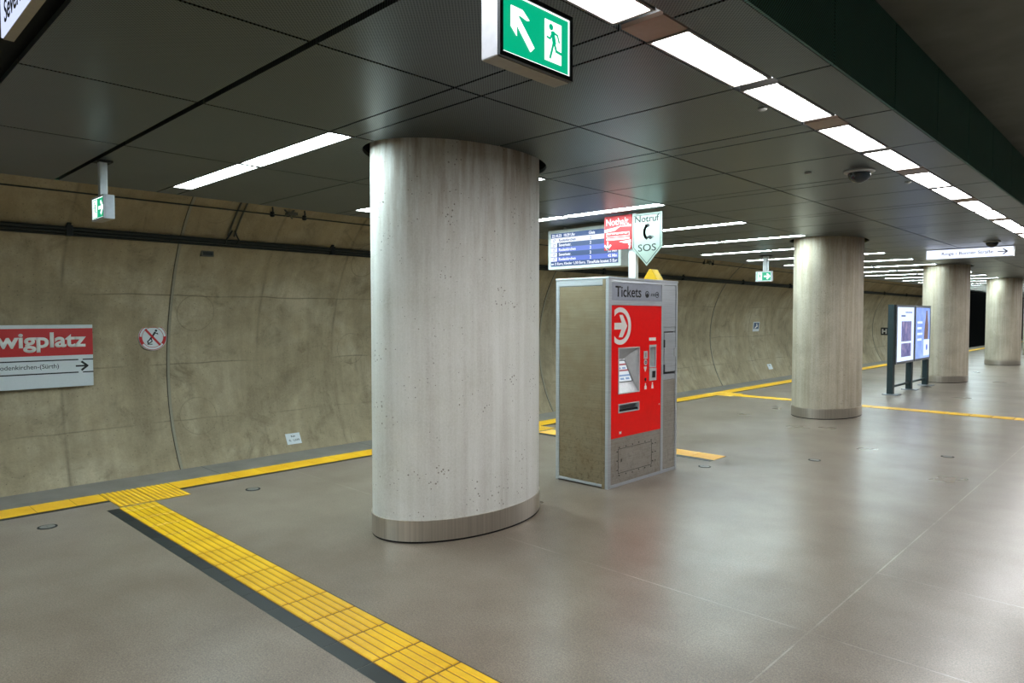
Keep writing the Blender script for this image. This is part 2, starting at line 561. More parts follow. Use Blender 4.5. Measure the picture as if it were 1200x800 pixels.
        if bevel:
            m = o.modifiers.new('bevel', 'BEVEL')
            m.width = bevel
            m.segments = 2
            m.limit_method = 'ANGLE'
        return o

def tag(o, label=None, cat=None, group=None, kind=None):
    if label: o['label'] = label
    if cat: o['category'] = cat
    if group: o['group'] = group
    if kind: o['kind'] = kind
    return o

def thing(name, loc, label, cat, group=None):
    o = bpy.data.objects.new(name, None)
    o.empty_display_size = 0.1
    COL.objects.link(o)
    o.location = loc
    ORIGIN[o.name] = Vector(loc)
    return tag(o, label, cat, group)

def copy_tree(o, loc, label, group=None):
    def rec(src, parent):
        c = src.copy()
        COL.objects.link(c)
        if parent: c.parent = parent
        for ch in src.children:
            rec(ch, c)
        return c
    c = rec(o, None)
    c.location = loc
    ORIGIN[c.name] = Vector(loc)
    c['label'] = label
    if group: c['group'] = group
    return c

def struct(o):
    o['kind'] = 'structure'
    return o

def text(name, body, fr, a, b, w, h, mat, parent, d=0.002, bold=0.0, slant=0.0, thick=0.0012, fit=True):
    cu = bpy.data.curves.new(name, 'FONT')
    cu.body = body
    cu.size = 1.0
    cu.offset = bold
    cu.shear = slant
    cu.resolution_u = 4
    cu.fill_mode = 'FRONT'
    t = bpy.data.objects.new('tmp', cu)
    COL.objects.link(t)
    dg = bpy.context.evaluated_depsgraph_get()
    me = bpy.data.meshes.new_from_object(t.evaluated_get(dg))
    bpy.data.objects.remove(t)
    bpy.data.curves.remove(cu)
    me.name = name
    xs = [v.co.x for v in me.vertices]
    ys = [v.co.y for v in me.vertices]
    x0, x1, y0, y1 = min(xs), max(xs), min(ys), max(ys)
    sx = w / (x1 - x0)
    sy = h / (y1 - y0) if h else sx
    o0 = wloc(parent)
    for v in me.vertices:
        v.co = fr.p(a + (v.co.x - x0) * sx, b + (v.co.y - y0) * sy, d + thick) - o0
    me.materials.clear()
    me.materials.append(mat)
    o = bpy.data.objects.new(name, me)
    COL.objects.link(o)
    o.parent = parent
    m = o.modifiers.new('solid', 'SOLIDIFY')
    m.thickness = thick
    m.offset = -1
    return o

def ringpt(z, y, inset=0.0):
    """point on the tunnel ring at height z"""
    r = TR - inset
    return Vector((TCX - math.sqrt(max(r * r - (z - TCZ) ** 2, 0)), y, z))
def ringang(a, y, inset=0.0):
    r = TR - inset
    return Vector((TCX - r * math.cos(a), y, TCZ + r * math.sin(a)))

# ================================================================== STRUCTURE
struct(MB().box(-7.1, XR, YBACK, YEND, -1.1, 0).build('floor', M['floor']))
struct(MB().box(-7.65, -7.1, YBACK, YEND, -1.1, -0.001).build('trim_1', M['coping']))
struct(MB().box(-10.4, -7.65, YBACK, YEND, -1.25, -1.0).build('floor', M['slab']))   # trackbed

# tunnel wall (a thick arc), ending in a dark cavern far away
def arc_wall(y0, y1, ny, mat, name):
    a0, a1, n = -0.80, 1.44, 56
    mb = MB()
    v = []
    for j in range(ny + 1):
        y = y0 + (y1 - y0) * j / ny
        for i in range(n + 1):
            v.append(ringang(a0 + (a1 - a0) * i / n, y))
    f = []
    for j in range(ny):
        for i in range(n):
            p = j * (n + 1) + i
            f.append((p, p + 1, p + n + 2, p + n + 1))
    b = len(v)
    for y in (y0, y1):
        for i in range(n + 1):
            v.append(ringang(a0 + (a1 - a0) * i / n, y, -0.3))
    for i in range(n):
        f.append((b + i, b + n + 1 + i, b + n + 2 + i, b + i + 1))
    mb.add(v, f, True)
    return struct(mb.build(name, mat, normals=False))
arc_wall(YBACK, 47.0, 8, M['wall'], 'wall_left')
struct(MB().box(-11.5, -11.3, 47.0, YEND, -1.2, 3.6).build('wall_left_far', M['black']))  # black walls from here on: the unlit cavern's darkness put into their colour
struct(MB().box(-11.5, -7.2, 46.8, 47.0, 2.95, 3.9).build('wall_portal', M['black']))
struct(MB().box(-11.5, XR, YEND, YEND + 0.3, -1.2, 3.6).build('wall_far', M['black']))
struct(MB().box(XR, XR + 0.3, YBACK, YEND, -1.2, 3.6).build('wall_right', M['slab']))
struct(MB().box(-11.5, XR, YBACK - 0.3, YBACK, -1.2, 3.9).build('wall_back', M['slab']))
struct(MB().box(-7.4, XR, YBACK, YEND, SLAB, SLAB + 0.3).build('ceiling_slab', M['slab']))

# sealed ring joints: a proud strip with a dark strip along one edge
for i, k in enumerate(range(0, 5)):
    y = 3.75 + PSP * k
    for dy, w, ins, mt, nm in ((0.0, 0.035, 0.012, 'joint', 'trim_%d' % (10 + i)), (-0.021, 0.008, 0.004, 'joint_dark', 'trim_%d' % (20 + i))):
        v, f = [], []
        n = 44
        for j in range(n + 1):
            a = -0.62 + 2.0 * j / n
            wob = 0.012 * math.sin(a * 5 + k)
            for yy, ii in ((y + dy - w / 2 + wob, -0.01), (y + dy - w / 2 + wob, ins), (y + dy + w / 2 + wob, ins), (y + dy + w / 2 + wob, -0.01)):
                v.append(ringang(a, yy, ii))
        for j in range(n):
            for q in range(3):
                p = j * 4 + q
                f.append((p, p + 1, p + 5, p + 4))
        struct(MB().add(v, f).build(nm, M[mt]))

# ---- suspended ceiling of perforated panels, with elliptical openings round the columns
HOLE_A, HOLE_B = PA + 0.075, PB + 0.05
pill_y = [PY0 + PSP * k for k in range(0, 6)]
fillers = MB()
def ceiling():
    mb = MB()
    g = 0.008
    def panel(x0, x1, y0, y1, gx0=g, gx1=g, gy0=g, gy1=g):
        X0, X1, Y0, Y1 = x0 + gx0, x1 - gx1, y0 + gy0, y1 - gy1
        hit = [py for py in pill_y if X0 < PX + HOLE_A and X1 > PX - HOLE_A and Y0 < py + HOLE_B and Y1 > py - HOLE_B]
        fr = Fr((0, 0, CEIL), (1, 0, 0), (0, 1, 0))
        if not hit:
            mb.poly(fr, [(X0, Y0), (X1, Y0), (X1, Y1), (X0, Y1)], 0, 0.03)
            return
        py = hit[0]
        ins = lambda x, y: ((x - PX) / HOLE_A) ** 2 + ((y - py) / HOLE_B) ** 2 < 1
        # polygon = rectangle outline walked finely, pushed out to the ellipse where it lies inside
        corners = [(X0, Y0), (X1, Y0), (X1, Y1), (X0, Y1)]
        inside = [ins(*c) for c in corners]
        if sum(inside) != 1:
            if not any(inside):
                # sliver overlap along an edge: bulge the edge away from the hole
                pts = []
                N = 40
                for i in range(4):
                    (ax, ay), (bx, by) = corners[i], corners[(i + 1) % 4]
                    for t in range(N):
                        x, y = ax + (bx - ax) * t / N, ay + (by - ay) * t / N
                        if ins(x, y):
                            if ax == bx:
                                s = HOLE_A * math.sqrt(max(0, 1 - ((y - py) / HOLE_B) ** 2))
                                x = PX + (s if (X0 + X1) / 2 > PX else -s)
                            else:
                                s = HOLE_B * math.sqrt(max(0, 1 - ((x - PX) / HOLE_A) ** 2))
                                y = py + (s if (Y0 + Y1) / 2 > py else -s)
                        pts.append((x, y))
                mb.poly(fr, pts, 0, 0.03)
            return
        i = inside.index(True)
        cx, cy = corners[i]
        prev, nxt = corners[i - 1], corners[(i + 1) % 4]
        def cross(o):
            if abs(o[0] - cx) < 1e-9:      # vertical edge: x fixed
                s = HOLE_B * math.sqrt(1 - ((cx - PX) / HOLE_A) ** 2)
                return (cx, py + (s if o[1] > cy else -s))
            s = HOLE_A * math.sqrt(1 - ((cy - py) / HOLE_B) ** 2)
            return (PX + (s if o[0] > cx else -s), cy)
        p, q = cross(prev), cross(nxt)
        t0 = math.atan2((p[1] - py) / HOLE_B, (p[0] - PX) / HOLE_A)
        t1 = math.atan2((q[1] - py) / HOLE_B, (q[0] - PX) / HOLE_A)
        while t1 - t0 > PI: t1 -= 2 * PI
        while t1 - t0 < -PI: t1 += 2 * PI
        arc = [(PX + HOLE_A * math.cos(t0 + (t1 - t0) * j / 24), py + HOLE_B * math.sin(t0 + (t1 - t0) * j / 24)) for j in range(25)]
        rest = [corners[(i + 1 + j) % 4] for j in range(3)]
        mb.poly(fr, arc + rest, 0, 0.03)
    cols = [(-2.87, -1.775), (-4.15, -2.87), (-5.58, -4.15), (-7.45, -5.58)]
    ks = range(-5, 28)
    for (x0, x1) in cols:
        for k in ks:
            b = BAND0 + PER * k
            if k == -1:
                segs = [(b + 0.21, 1.66 - 0.012), (1.66 + 0.012, BAND0 - 0.1)]
            elif k == -2:
                segs = [(b + 0.1, b + 0.985), (b + 0.985, BAND0 - PER - 0.1)]
            else:
                segs = [(b + 0.1, b + 0.985), (b + 0.985, b + PER - 0.1)]
            for (y0, y1) in segs:
                if y1 > y0:
                    panel(x0, x1, y0, y1)
            # band filler; the lamps take its place left of the column line
            if x0 > -4.2 or k == -1:
                panel(x0, x1, b - 0.1, b + 0.1)
            elif x0 < -6:
                panel(-7.45, -7.04, b - 0.1, b + 0.1)
    for k in ks:      # right-hand edge column and the fillers of the lamp strip
        y = BAND0 - 0.045 + PER / 2 * 0
        for j in range(2):
            panel(-1.555, -1.258, BAND0 - 0.045 + PER * k + 1.03 * j, BAND0 - 0.045 + PER * k + 1.03 * (j + 1))
        b = BAND0 + PER * k
        fillers.box(-1.77, -1.56, b - 0.1, b + 0.1, CEIL + 0.001, CEIL + 0.02)
    return mb
struct(ceiling().build('ceiling', M['ceil']))
struct(fillers.build('trim_4', M['filler']))
fm = MB()
for k in range(-5, 28):
    for j in range(2):
        y0 = BAND0 - 0.045 + PER * k + 1.03 * j
        fm.box(-1.262, -1.25, y0 + 0.006, y0 + 1.03 - 0.006, CEIL, SLAB - 0.002)
struct(fm.build('trim_2', M['fascia']))
struct(MB().box(-7.45, -7.43, YBACK, YEND, CEIL + 0.002, CEIL + 0.16).build('trim_3', M['fascia']))

# black collars and black sheet: darkness of the ceiling void put into colour
vv = MB()
def void_sheet():
    # sheet pieces between the collars
    ys = [YBACK]
    for py in pill_y:
        ys += [py - HOLE_B - 0.05, py + HOLE_B + 0.05]
    ys.append(YEND)
    for i in range(0, len(ys), 2):
        vv.box(-7.42, -1.27, ys[i], ys[i + 1], CEIL + 0.1, CEIL + 0.115)
    for py in pill_y:
        vv.box(-7.42, PX - HOLE_A - 0.05, py - HOLE_B - 0.05, py + HOLE_B + 0.05, CEIL + 0.1, CEIL + 0.115)
        vv.box(PX + HOLE_A + 0.05, -1.27, py - HOLE_B - 0.05, py + HOLE_B + 0.05, CEIL + 0.1, CEIL + 0.115)
void_sheet()
struct(vv.build('ceiling_void_dark', M['black']))

# ================================================================== COLUMNS
def make_column():
    t = thing('column', (PX, PY0, 0), '', 'column', 'concrete columns down the platform')
    MB().lathe((PX, PY0, 0), [(1, 0.165), (1, SLAB)], 96, PA, PB).build('shaft', M['pillar'], t)
    MB().lathe((PX, PY0, 0), [(1, 0.014), (1, 0.165)], 96, PA + 0.008, PB + 0.008).build('base_band', M['band'], t)
    MB().lathe((PX, PY0, 0), [(1, 0.0), (1, 0.014)], 96, PA + 0.003, PB + 0.003).build('base_gap', M['base_gap'], t)  # black ring: shade of the gap under the band, put into the colour
    mb = MB()
    n = 64
    v = []
    for z in (CEIL + 0.03, CEIL + 0.22):
        for rr in (0.012, 0.03):
            for k in range(n):
                v.append((PX + (HOLE_A + rr) * math.cos(2 * PI * k / n), PY0 + (HOLE_B + rr) * math.sin(2 * PI * k / n), z))
    f = []
    for k in range(n):
        j = (k + 1) % n
        f += [(k, j, 2 * n + j, 2 * n + k), (n + k, 3 * n + k, 3 * n + j, n + j), (2 * n + k, 2 * n + j, 3 * n + j, 3 * n + k), (k, n + k, n + j, j)]
    mb.add(v, f, True)
    mb.build('ceiling_collar', M['black'], t)
    return t
col0 = make_column()
col0['label'] = 'nearest and largest oval concrete column with steel base band'
for k, lb in enumerate(['second oval concrete column, just behind the ticket machine side of the platform',
                        'third concrete column, behind the lit poster board',
                        'fourth concrete column, small, near the right edge of the view',
                        'farthest concrete column, cut by the right edge of the view'], 1):
    c = copy_tree(col0, (PX, PY0 + PSP * k, 0), lb)
    for ch in c.children:
        if ch.name.startswith('shaft'):
            if k == 1:
                brown = ch.data.copy()
                brown.materials[0] = M['pillar_brown']
            ch.data = brown
# a sixth, beyond the right edge of the view, still carries the ceiling
copy_tree(col0, (PX, PY0 + PSP * 5, 0), 'last concrete column, beyond the one at the right edge')

# ================================================================== LAMPS
def lamp(name, x0, x1, y0, y1, mat, label, group):
    cx, cy = (x0 + x1) / 2, (y0 + y1) / 2
    t = thing(name, (cx, cy, CEIL), label, 'ceiling light', group)
    fr = Fr((cx, cy, CEIL), (1, 0, 0), (0, -1, 0))   # normal points down
    hw, hh = (x1 - x0) / 2, (y1 - y0) / 2
    MB().frame(fr, -hw, hw, -hh, hh, 0.014, -0.03, 0.002).build('frame', M['lamp_frame'], t)
    MB().box(x0 + 0.014, x1 - 0.014, y0 + 0.014, y1 - 0.014, CEIL + 0.004, CEIL + 0.014).build('diffuser', mat, t)
    return t
ORD = ['nearest', 'second nearest', 'third nearest', 'fourth nearest', 'fifth nearest', 'sixth nearest', 'seventh nearest',
       'eighth nearest', 'ninth nearest', 'tenth nearest', 'eleventh nearest', 'twelfth nearest']
def strip_spans():
    out = []
    for k in range(-4, 27):
        b = BAND0 + PER * k
        out += [(b + 0.108, b + 0.96), (b + 0.99, b + PER - 0.108)]
    return out
first = None
cnt = 0
for (y0, y1) in strip_spans():
    if y1 < -5.5:
        continue
    vis = y1 > 1.9
    if not vis:
        lb = 'ceiling light of the right-hand row, before the part in view'
    else:
        lb = ('%s light panel of the long row beside the dark ceiling edge' % ORD[cnt]).capitalize() if cnt < 12 else \
             'tiny far light panel of the right-hand row, beyond its twelfth panel'
        cnt += 1
    if first is None:
        first = lamp('ceiling_light', -1.772, -1.558, y0, y1, M['lamp_strip'], lb, 'light panels of the row along the ceiling edge')
        fl = (y0 + y1) / 2
    else:
        copy_tree(first, (-1.665, (y0 + y1) / 2, CEIL), lb)
ll = lamp('ceiling_light', -7.03, -5.585, BAND0 - 0.098, BAND0 + 0.098, M['lamp_cross'], 'left long light panel over the track side, nearest cross row', 'cross light rows over the track side')
lr = lamp('ceiling_light', -5.552, -4.165, BAND0 - 0.098, BAND0 + 0.098, M['lamp_cross'], 'right long light panel ending at the nearest column, nearest cross row', 'cross light rows over the track side')
for k in [-4, -3, -2] + list(range(1, 21)):
    y = BAND0 + PER * k
    if k < 0:
        la = lb = 'cross row light panel over the track side, before the part in view'
    elif k < 9:
        o = ORD[k].replace(' nearest', '')
        la, lb = 'left light panel of the %s cross row, nearer the tunnel wall' % o, 'right light panel of the %s cross row, nearer the columns' % o
    else:
        la, lb = 'thin far left light panel of a cross row beyond the ninth', 'thin far right light panel of a cross row beyond the ninth'
    copy_tree(ll, (ll.location.x, y, CEIL), la)
    copy_tree(lr, (lr.location.x, y, CEIL), lb)

# ================================================================== TACTILE PAVING
def tiles_smooth(x0, x1, y0, y1, step, h=0.004, gap=0.005, axis='y', start=None):
    mb = MB()
    s = start if start is not None else (y0 if axis == 'y' else x0)
    e = y1 if axis == 'y' else x1
    while s < e - 0.02:
        t = min(s + step, e)
        if axis == 'y':
            mb.box(x0, x1, s + gap / 2, t - gap / 2, 0.0, h)
        else:
            mb.box(s + gap / 2, t - gap / 2, y0, y1, 0.0, h)
        s += step
    return mb
es = thing('tactile_edge_strip', (-6.95, 0, 0), 'long smooth yellow warning line along the platform edge by the tunnel wall', 'tactile paving')
segs = [(YBACK, 1.858), (2.462, 7.048), (7.652, 13.178), (13.782, YEND)]
for a, b in segs:
    tiles_smooth(-7.1, -6.805, a, b, 0.295, h=0.0045, start=a).build('tile_row', M['yellow_edge'], es)
    MB().box(-7.1, -6.805, a, b, 0.0, 0.002).build('joint_bed', M['tilejoint'], es)
    MB().box(-6.8, -6.755, a, b, 0.0, 0.003).build('dark_border', M['blacktile'], es)

def guide(name, x0, x1, y0, y1, label, step=0.3, ribs=6, mat='yellow', border=True, group=None, start=None):
    t = thing(name, ((x0 + x1) / 2, (y0 + y1) / 2, 0), label, 'tactile paving', group)
    MB().box(x0, x1, y0, y1, 0, 0.002).build('joint_bed', M['tilejoint'], t)
    mb = MB(); rb = MB()
    e = x1
    g = 0.007
    w = (y1 - y0) / ribs
    while e > x0 + 0.03:
        s = max(e - step, x0)
        mb.box(s + g / 2, e - g / 2, y0, y1, 0, 0.004)
        for r in range(ribs):
            c = y0 + w * (r + 0.5)
            hw0, hw1 = w * 0.41, w * 0.33
            v = [(s + g, c - hw0, 0.004), (e - g, c - hw0, 0.004), (e - g, c + hw0, 0.004), (s + g, c + hw0, 0.004),
                 (s + g + 0.004, c - hw1, 0.0085), (e - g - 0.004, c - hw1, 0.0085), (e - g - 0.004, c + hw1, 0.0085), (s + g + 0.004, c + hw1, 0.0085)]
            rb.add(v, [(4, 5, 6, 7), (0, 1, 5, 4), (1, 2, 6, 5), (2, 3, 7, 6), (3, 0, 4, 7)])
        e -= step
    mb.build('tile_row', M['groove' if mat == 'yellow' else mat], t)
    rb.build('raised_ribs', M[mat], t)
    if border:
        MB().box(x0, x1, y0 - 0.092, y0 - 0.002, 0, 0.0015).build('border_joint', M['blackjoint'], t)
        mb = MB()
        e = x1
        while e > x0 + 0.03:
            s = max(e - step, x0)
            mb.box(s + 0.003, e - 0.003, y0 - 0.09, y0 - 0.004, 0, 0.003)
            e -= step
        mb.build('black_border', M['blacktile'], t)
        MB().box(x0, x1, y1 + 0.001, y1 + 0.008, 0, 0.002).build('thin_border', M['blacktile'], t)
    return t
guide('tactile_guide_strip', -6.46, 3.0, 1.842, 2.135, 'near ribbed yellow guiding strip with black border running to the bottom edge')
guide('tactile_guide_strip', -6.46, -3.74, 7.2, 7.49, 'short pale yellow guiding strip behind the ticket machine', mat='yellow_pale')
guide('tactile_guide_strip', -6.5, 3.0, 13.3, 13.6, 'far yellow guiding strip crossing the floor behind the second column', border=False)

def blister(x0, y0, nx, ny, label):
    st = 0.3
    t = thing('tactile_blister_field', (x0 + nx * st / 2, y0 + ny * st / 2, 0), label, 'tactile paving', None)
    mj = MB(); bl = MB(); bb = MB()
    mj.box(x0, x0 + nx * st, y0, y0 + ny * st, 0, 0.002)
    for i in range(nx):
        for j in range(ny):
            a, b = x0 + i * st, y0 + j * st
            bb.box(a + 0.003, a + st - 0.003, b + 0.003, b + st - 0.003, 0, 0.004)
            for p in range(7):
                for q in range(7):
                    cx, cy = a + 0.024 + p * 0.042, b + 0.024 + q * 0.042
                    bl.lathe((cx, cy, 0), [(0.0155, 0.004), (0.010, 0.009)], 8)
    mj.build('joint_bed', M['tilejoint'], t)
    bb.build('blister_tiles', M['blister_base'], t)
    bl.build('blisters', M['yellow'], t)
    return t
blister(-7.1, 1.86, 2, 2, 'near yellow blister tile square where the guiding strip meets the edge line')
blister(-7.1, 7.05, 2, 2, 'yellow blister tile square on the edge line between column and ticket machine')
blister(-7.1, 13.18, 2, 2, 'far yellow blister tile square on the edge line left of the second column')

# floor covers
fc = None
for (x, y, lb) in [(-6.3, 1.29, 'round metal floor cover near the left edge of the view'),
                   (-6.27, 2.94, 'round metal floor cover left of the nearest column'),
                   (-2.92, 8.01, 'round metal floor cover in the open floor right of the ticket machine'),
                   (-1.87, 9.29, 'round metal floor cover at the far right of the open floor'),
                   (-3.66, 6.83, 'dark round floor cover beside the right foot of the ticket machine')]:
    if fc is None:
        fc = thing('floor_cover', (x, y, 0), lb, 'floor cover', 'round covers set in the floor')
        MB().lathe((x, y, 0), [(0.068, 0), (0.068, 0.003), (0.06, 0.004)], 28).build('rim', M['base_gap'], fc)
        q = MB(); q.lathe((x, y, 0), [(0.052, 0.004), (0.05, 0.006)], 28)
        q.box(x - 0.03, x + 0.03, y - 0.004, y + 0.004, 0.005, 0.008)
        q.build('lid', M['lid_metal'], fc)
    else:
        copy_tree(fc, (x, y, 0), lb)

# ================================================================== TICKET MACHINE
def ticket_machine():
    XF = -3.825
    YA, YB, ZT = 5.268, 6.515, 2.02
    XB = -4.472
    t = thing('ticket_machine', ((XF + XB) / 2, (YA + YB) / 2, 0), 'tall steel ticket machine with red front panel marked Tickets', 'ticket machine')
    F = Fr((XF, 0, 0), (0, 1, 0), (0, 0, 1))       # u = y, v = z, outwards = +x
    YC = 6.228                                       # between main unit and side cabinet
    MB().box(XB + 0.01, XF - 0.16, YA + 0.012, YB - 0.012, 0.03, ZT - 0.03).build('body', M['steel'], t)
    MB().box(XB + 0.04, XF - 0.05, YA + 0.04, YB - 0.04, 0.0, 0.035).build('plinth', M['dark_metal'], t)
    o = MB().box(XB - 0.004, XF + 0.004, YA - 0.004, YB + 0.004, ZT - 0.022, ZT).build('roof', M['steel'], t, bevel=0.004)
    # side panel facing the camera, framed
    G = Fr((0, YA, 0), (1, 0, 0), (0, 0, 1))
    MB().rect(G, XB + 0.045, XF - 0.075, 0.04, ZT - 0.085, -0.03, -0.004).build('side_panel', M['side'], t)
    mb = MB()
    mb.rect(G, XB, XB + 0.041, 0.0, ZT - 0.022, -0.03, 0.0)
    MB().rect(G, XF - 0.071, XF - 0.039, 0.0, ZT - 0.022, -0.03, -0.001).build('side_stile', M['side'], t)
    mb.rect(G, XB + 0.041, XF - 0.071, ZT - 0.08, ZT - 0.022, -0.03, 0.0)
    mb.rect(G, XB + 0.041, XF - 0.071, 0.012, 0.036, -0.03, 0.0)
    mb.build('side_frame', M['steel'], t, bevel=0.003)
    # front frame
    mb = MB()
    mb.rect(F, YA + 0.0, YA + 0.048, 0.0, ZT - 0.022, -0.036, 0.0)
    mb.rect(F, YC - 0.03, YC + 0.012, 0.0, ZT - 0.045, -0.16, 0.0)
    mb.rect(F, YB - 0.032, YB, 0.0, ZT - 0.022, -0.16, 0.0)
    mb.rect(F, YA + 0.048, YB - 0.032, ZT - 0.05, ZT - 0.022, -0.16, 0.0)
    mb.rect(F, YA + 0.048, YC - 0.03, 1.752, 1.80, -0.05, 0.0)
    mb.rect(F, YA + 0.048, YB - 0.03, 0.0, 0.03, -0.05, -0.004)
    mb.build('front_frame', M['steel'], t, bevel=0.003)
    # header
    h = MB().rect(F, YA + 0.05, YC - 0.032, 1.803, ZT - 0.053, -0.05, -0.006).build('header_panel', M['grey_head'], t)
    text('lettering', 'Tickets', F, 5.385, 1.832, 0.44, 0.105, M['black_print'], h, d=-0.006, bold=0.012)
    mb = MB()
    cx, cz = 5.93, 1.866
    mb.ring(F, cx, cz, 0.026, 0.034, -0.006, -0.004)
    mb.poly(F, [(cx + 0.03 * math.cos(a), cz + 0.03 * math.sin(a)) for a in [PI + PI * i / 16 for i in range(17)]], -0.006, -0.004)
    mb.rect(F, cx - 0.012, cx + 0.012, cz, cz + 0.012, -0.006, -0.004)
    mb.build('round_emblem', M['black_print'], h)
    text('operator_lettering', 'KVB', F, 6.0, 1.848, 0.075, 0.03, M['dark_frame'], h, d=-0.006, bold=0.01)
    mb = MB()
    cx = 6.115
    mb.ring(F, cx, cz, 0.024, 0.031, -0.006, -0.004)
    mb.rect(F, cx - 0.02, cx + 0.012, cz - 0.005, cz + 0.005, -0.006, -0.004)
    mb.poly(F, [(cx + 0.004, cz - 0.014), (cx + 0.02, cz), (cx + 0.004, cz + 0.014)], -0.006, -0.004)
    mb.build('arrow_emblem', M['dark_frame'], h)
    # red panel with openings
    r0, r1, z0, z1 = YA + 0.05, YC - 0.034, 0.475, 1.75
    scr = (5.43, 5.795, 0.895, 1.345)
    slot = (5.972, 6.095, 1.125, 1.342)
    tray = (5.435, 5.79, 0.712, 0.80)
    coin = (5.972, 6.095, 0.99, 1.118)
    MB().sheet(F, r0, r1, z0, z1, [scr, slot, tray], -0.02, -0.003).build('red_panel', M['red'], t)
    # logo: open ring with arrow
    mb = MB()
    cy, cz = 5.462, 1.552
    xm = 5.365
    mb.ring(F, cy, cz, 0.134, 0.18, -0.003, -0.001, -PI * 0.75, PI * 0.75, 72, xmin=xm)
    mb.rect(F, xm, 5.50, cz - 0.032, cz + 0.032, -0.003, -0.001)
    mb.poly(F, [(5.445, cz + 0.108), (5.50, cz + 0.108), (5.578, cz), (5.5, cz - 0.0), ], -0.003, -0.001)
    mb.poly(F, [(5.5, cz), (5.578, cz), (5.50, cz - 0.108), (5.435, cz - 0.108)], -0.003, -0.001)
    mb.build('arrow_logo', M['white_print'], t)
    # screen recess
    u0, u1, v0, v1 = scr
    mb = MB()
    D = -0.13
    a = [(u0, v0), (u1, v0), (u1, v1), (u0, v1)]
    bk = [(u0 + 0.01, v0 + 0.10), (u1 - 0.085, v0 + 0.10), (u1 - 0.085, v1 - 0.12), (u0 + 0.01, v1 - 0.12)]
    pts = [F.p(p, q, -0.012) for p, q in a] + [F.p(bk[0][0], bk[0][1], -0.06), F.p(bk[1][0] + 0.06, bk[1][1], -0.06), F.p(bk[2][0], bk[2][1], D), F.p(bk[3][0], bk[3][1], D)]
    mb.add(pts, [(0, 1, 5, 4), (1, 2, 6, 5), (2, 3, 7, 6), (3, 0, 4, 7), (4, 5, 6, 7)])
    rec = mb.build('screen_recess', M['alu'], t, normals=False)
    MB().frame(F, u0, u1, v0, v1, 0.012, -0.003, 0.003).build('screen_bezel', M['alu'], t)
    # tilted touch screen lying on the recess back
    p4, p5, p6, p7 = pts[4:8]
    def sc(u, v, d=0.0):
        a_ = p4.lerp(p5, u); b_ = p7.lerp(p6, u)
        return a_.lerp(b_, v) + Vector((0.004 + d, 0, 0))
    def quad(u0, u1, v0, v1, d):
        m = MB()
        vs = [sc(u0, v0, d), sc(u1, v0, d), sc(u1, v1, d), sc(u0, v1, d)]
        vs2 = [x + Vector((0.002, 0, 0)) for x in vs]
        return vs + vs2, [(0, 3, 2, 1), (4, 5, 6, 7), (0, 1, 5, 4), (1, 2, 6, 5), (2, 3, 7, 6), (3, 0, 4, 7)]
    MB().add(*quad(0.0, 0.97, 0.02, 0.93, 0)).build('screen_border', M['black_print'], t)
    ts = MB().add(*quad(0.0, 0.92, 0.05, 0.90, 0.003)).build('touch_screen', M['scr_page'], t)
    mb = MB()
    for v in (0.47, 0.72):
        mb.add(*quad(0.0, 0.92, v, v + 0.07, 0.006))
    mb.build('red_bars', M['scr_red'], ts)
    mb = MB()
    mb.add(*quad(0.0, 0.92, 0.26, 0.33, 0.006))
    for i in range(3):
        mb.add(*quad(0.08 + 0.28 * i, 0.26 + 0.28 * i, 0.57, 0.64, 0.006))
        mb.add(*quad(0.08 + 0.28 * i, 0.26 + 0.28 * i, 0.12, 0.2, 0.006))
    mb.build('blue_buttons', M['scr_bar'], ts)
    # card slot column
    u0, u1, v0, v1 = slot
    mb = MB()
    mb.add([F.p(u0, v0, -0.012), F.p(u1, v0, -0.012), F.p(u1, v1, -0.012), F.p(u0, v1, -0.012),
            F.p(u0 + 0.01, v0 + 0.02, -0.10), F.p(u1 - 0.02, v0 + 0.02, -0.10), F.p(u1 - 0.02, v1 - 0.03, -0.10), F.p(u0 + 0.01, v1 - 0.03, -0.10)],
           [(0, 1, 5, 4), (1, 2, 6, 5), (2, 3, 7, 6), (3, 0, 4, 7), (4, 5, 6, 7)])
    mb.build('money_recess', M['alu'], t, normals=False)
    mb = MB().frame(F, u0, u1, v0, v1, 0.009, -0.003, 0.003)
    mb.rect(F, u0, u1, v1, v1 + 0.014, -0.003, 0.004)
    mb.build('money_bezel', M['alu'], t)
    cp = MB().rect(F, coin[0], coin[1], coin[2], coin[3], -0.003, 0.006).build('card_reader', M['alu'], t)
    MB().rect(F, coin[0] + 0.045, coin[1] - 0.03, coin[2] + 0.03, coin[3] - 0.03, 0.006, 0.014).build('card_slot', M['black_print'], cp)
    # coin slot plate, symbols
    k = MB().rect(F, 5.868, 5.932, 1.218, 1.296, -0.003, 0.004).build('coin_plate', M['alu'], t)
    MB().rect(F, 5.896, 5.902, 1.235, 1.28, 0.004, 0.006).build('coin_slot', M['black_print'], k)
    k = MB().disc(F, 5.90, 1.182, 0.026, -0.003, 0.004, 28, 0.03).build('cancel_button', M['alu'], t)
    MB().ring(F, 5.90, 1.182, 0.010, 0.015, 0.004, 0.006, n=20).build('button_ring', M['dark_frame'], k)
    mb = MB()
    mb.disc(F, 5.888, 1.128, 0.013, -0.003, -0.001, 16); mb.disc(F, 5.912, 1.128, 0.013, -0.003, -0.001, 16)
    mb.poly(F, [(5.878, 1.122), (5.922, 1.122), (5.905, 1.088), (5.895, 1.088)], -0.003, -0.001)
    mb.disc(F, 5.905, 0.962, 0.010, -0.003, -0.001, 16)
    mb.poly(F, [(5.885, 0.908), (5.927, 0.908), (5.925, 0.94), (5.905, 0.956), (5.887, 0.94)], -0.003, -0.001)
    mb.disc(F, 6.033, 0.962, 0.010, -0.003, -0.001, 16)
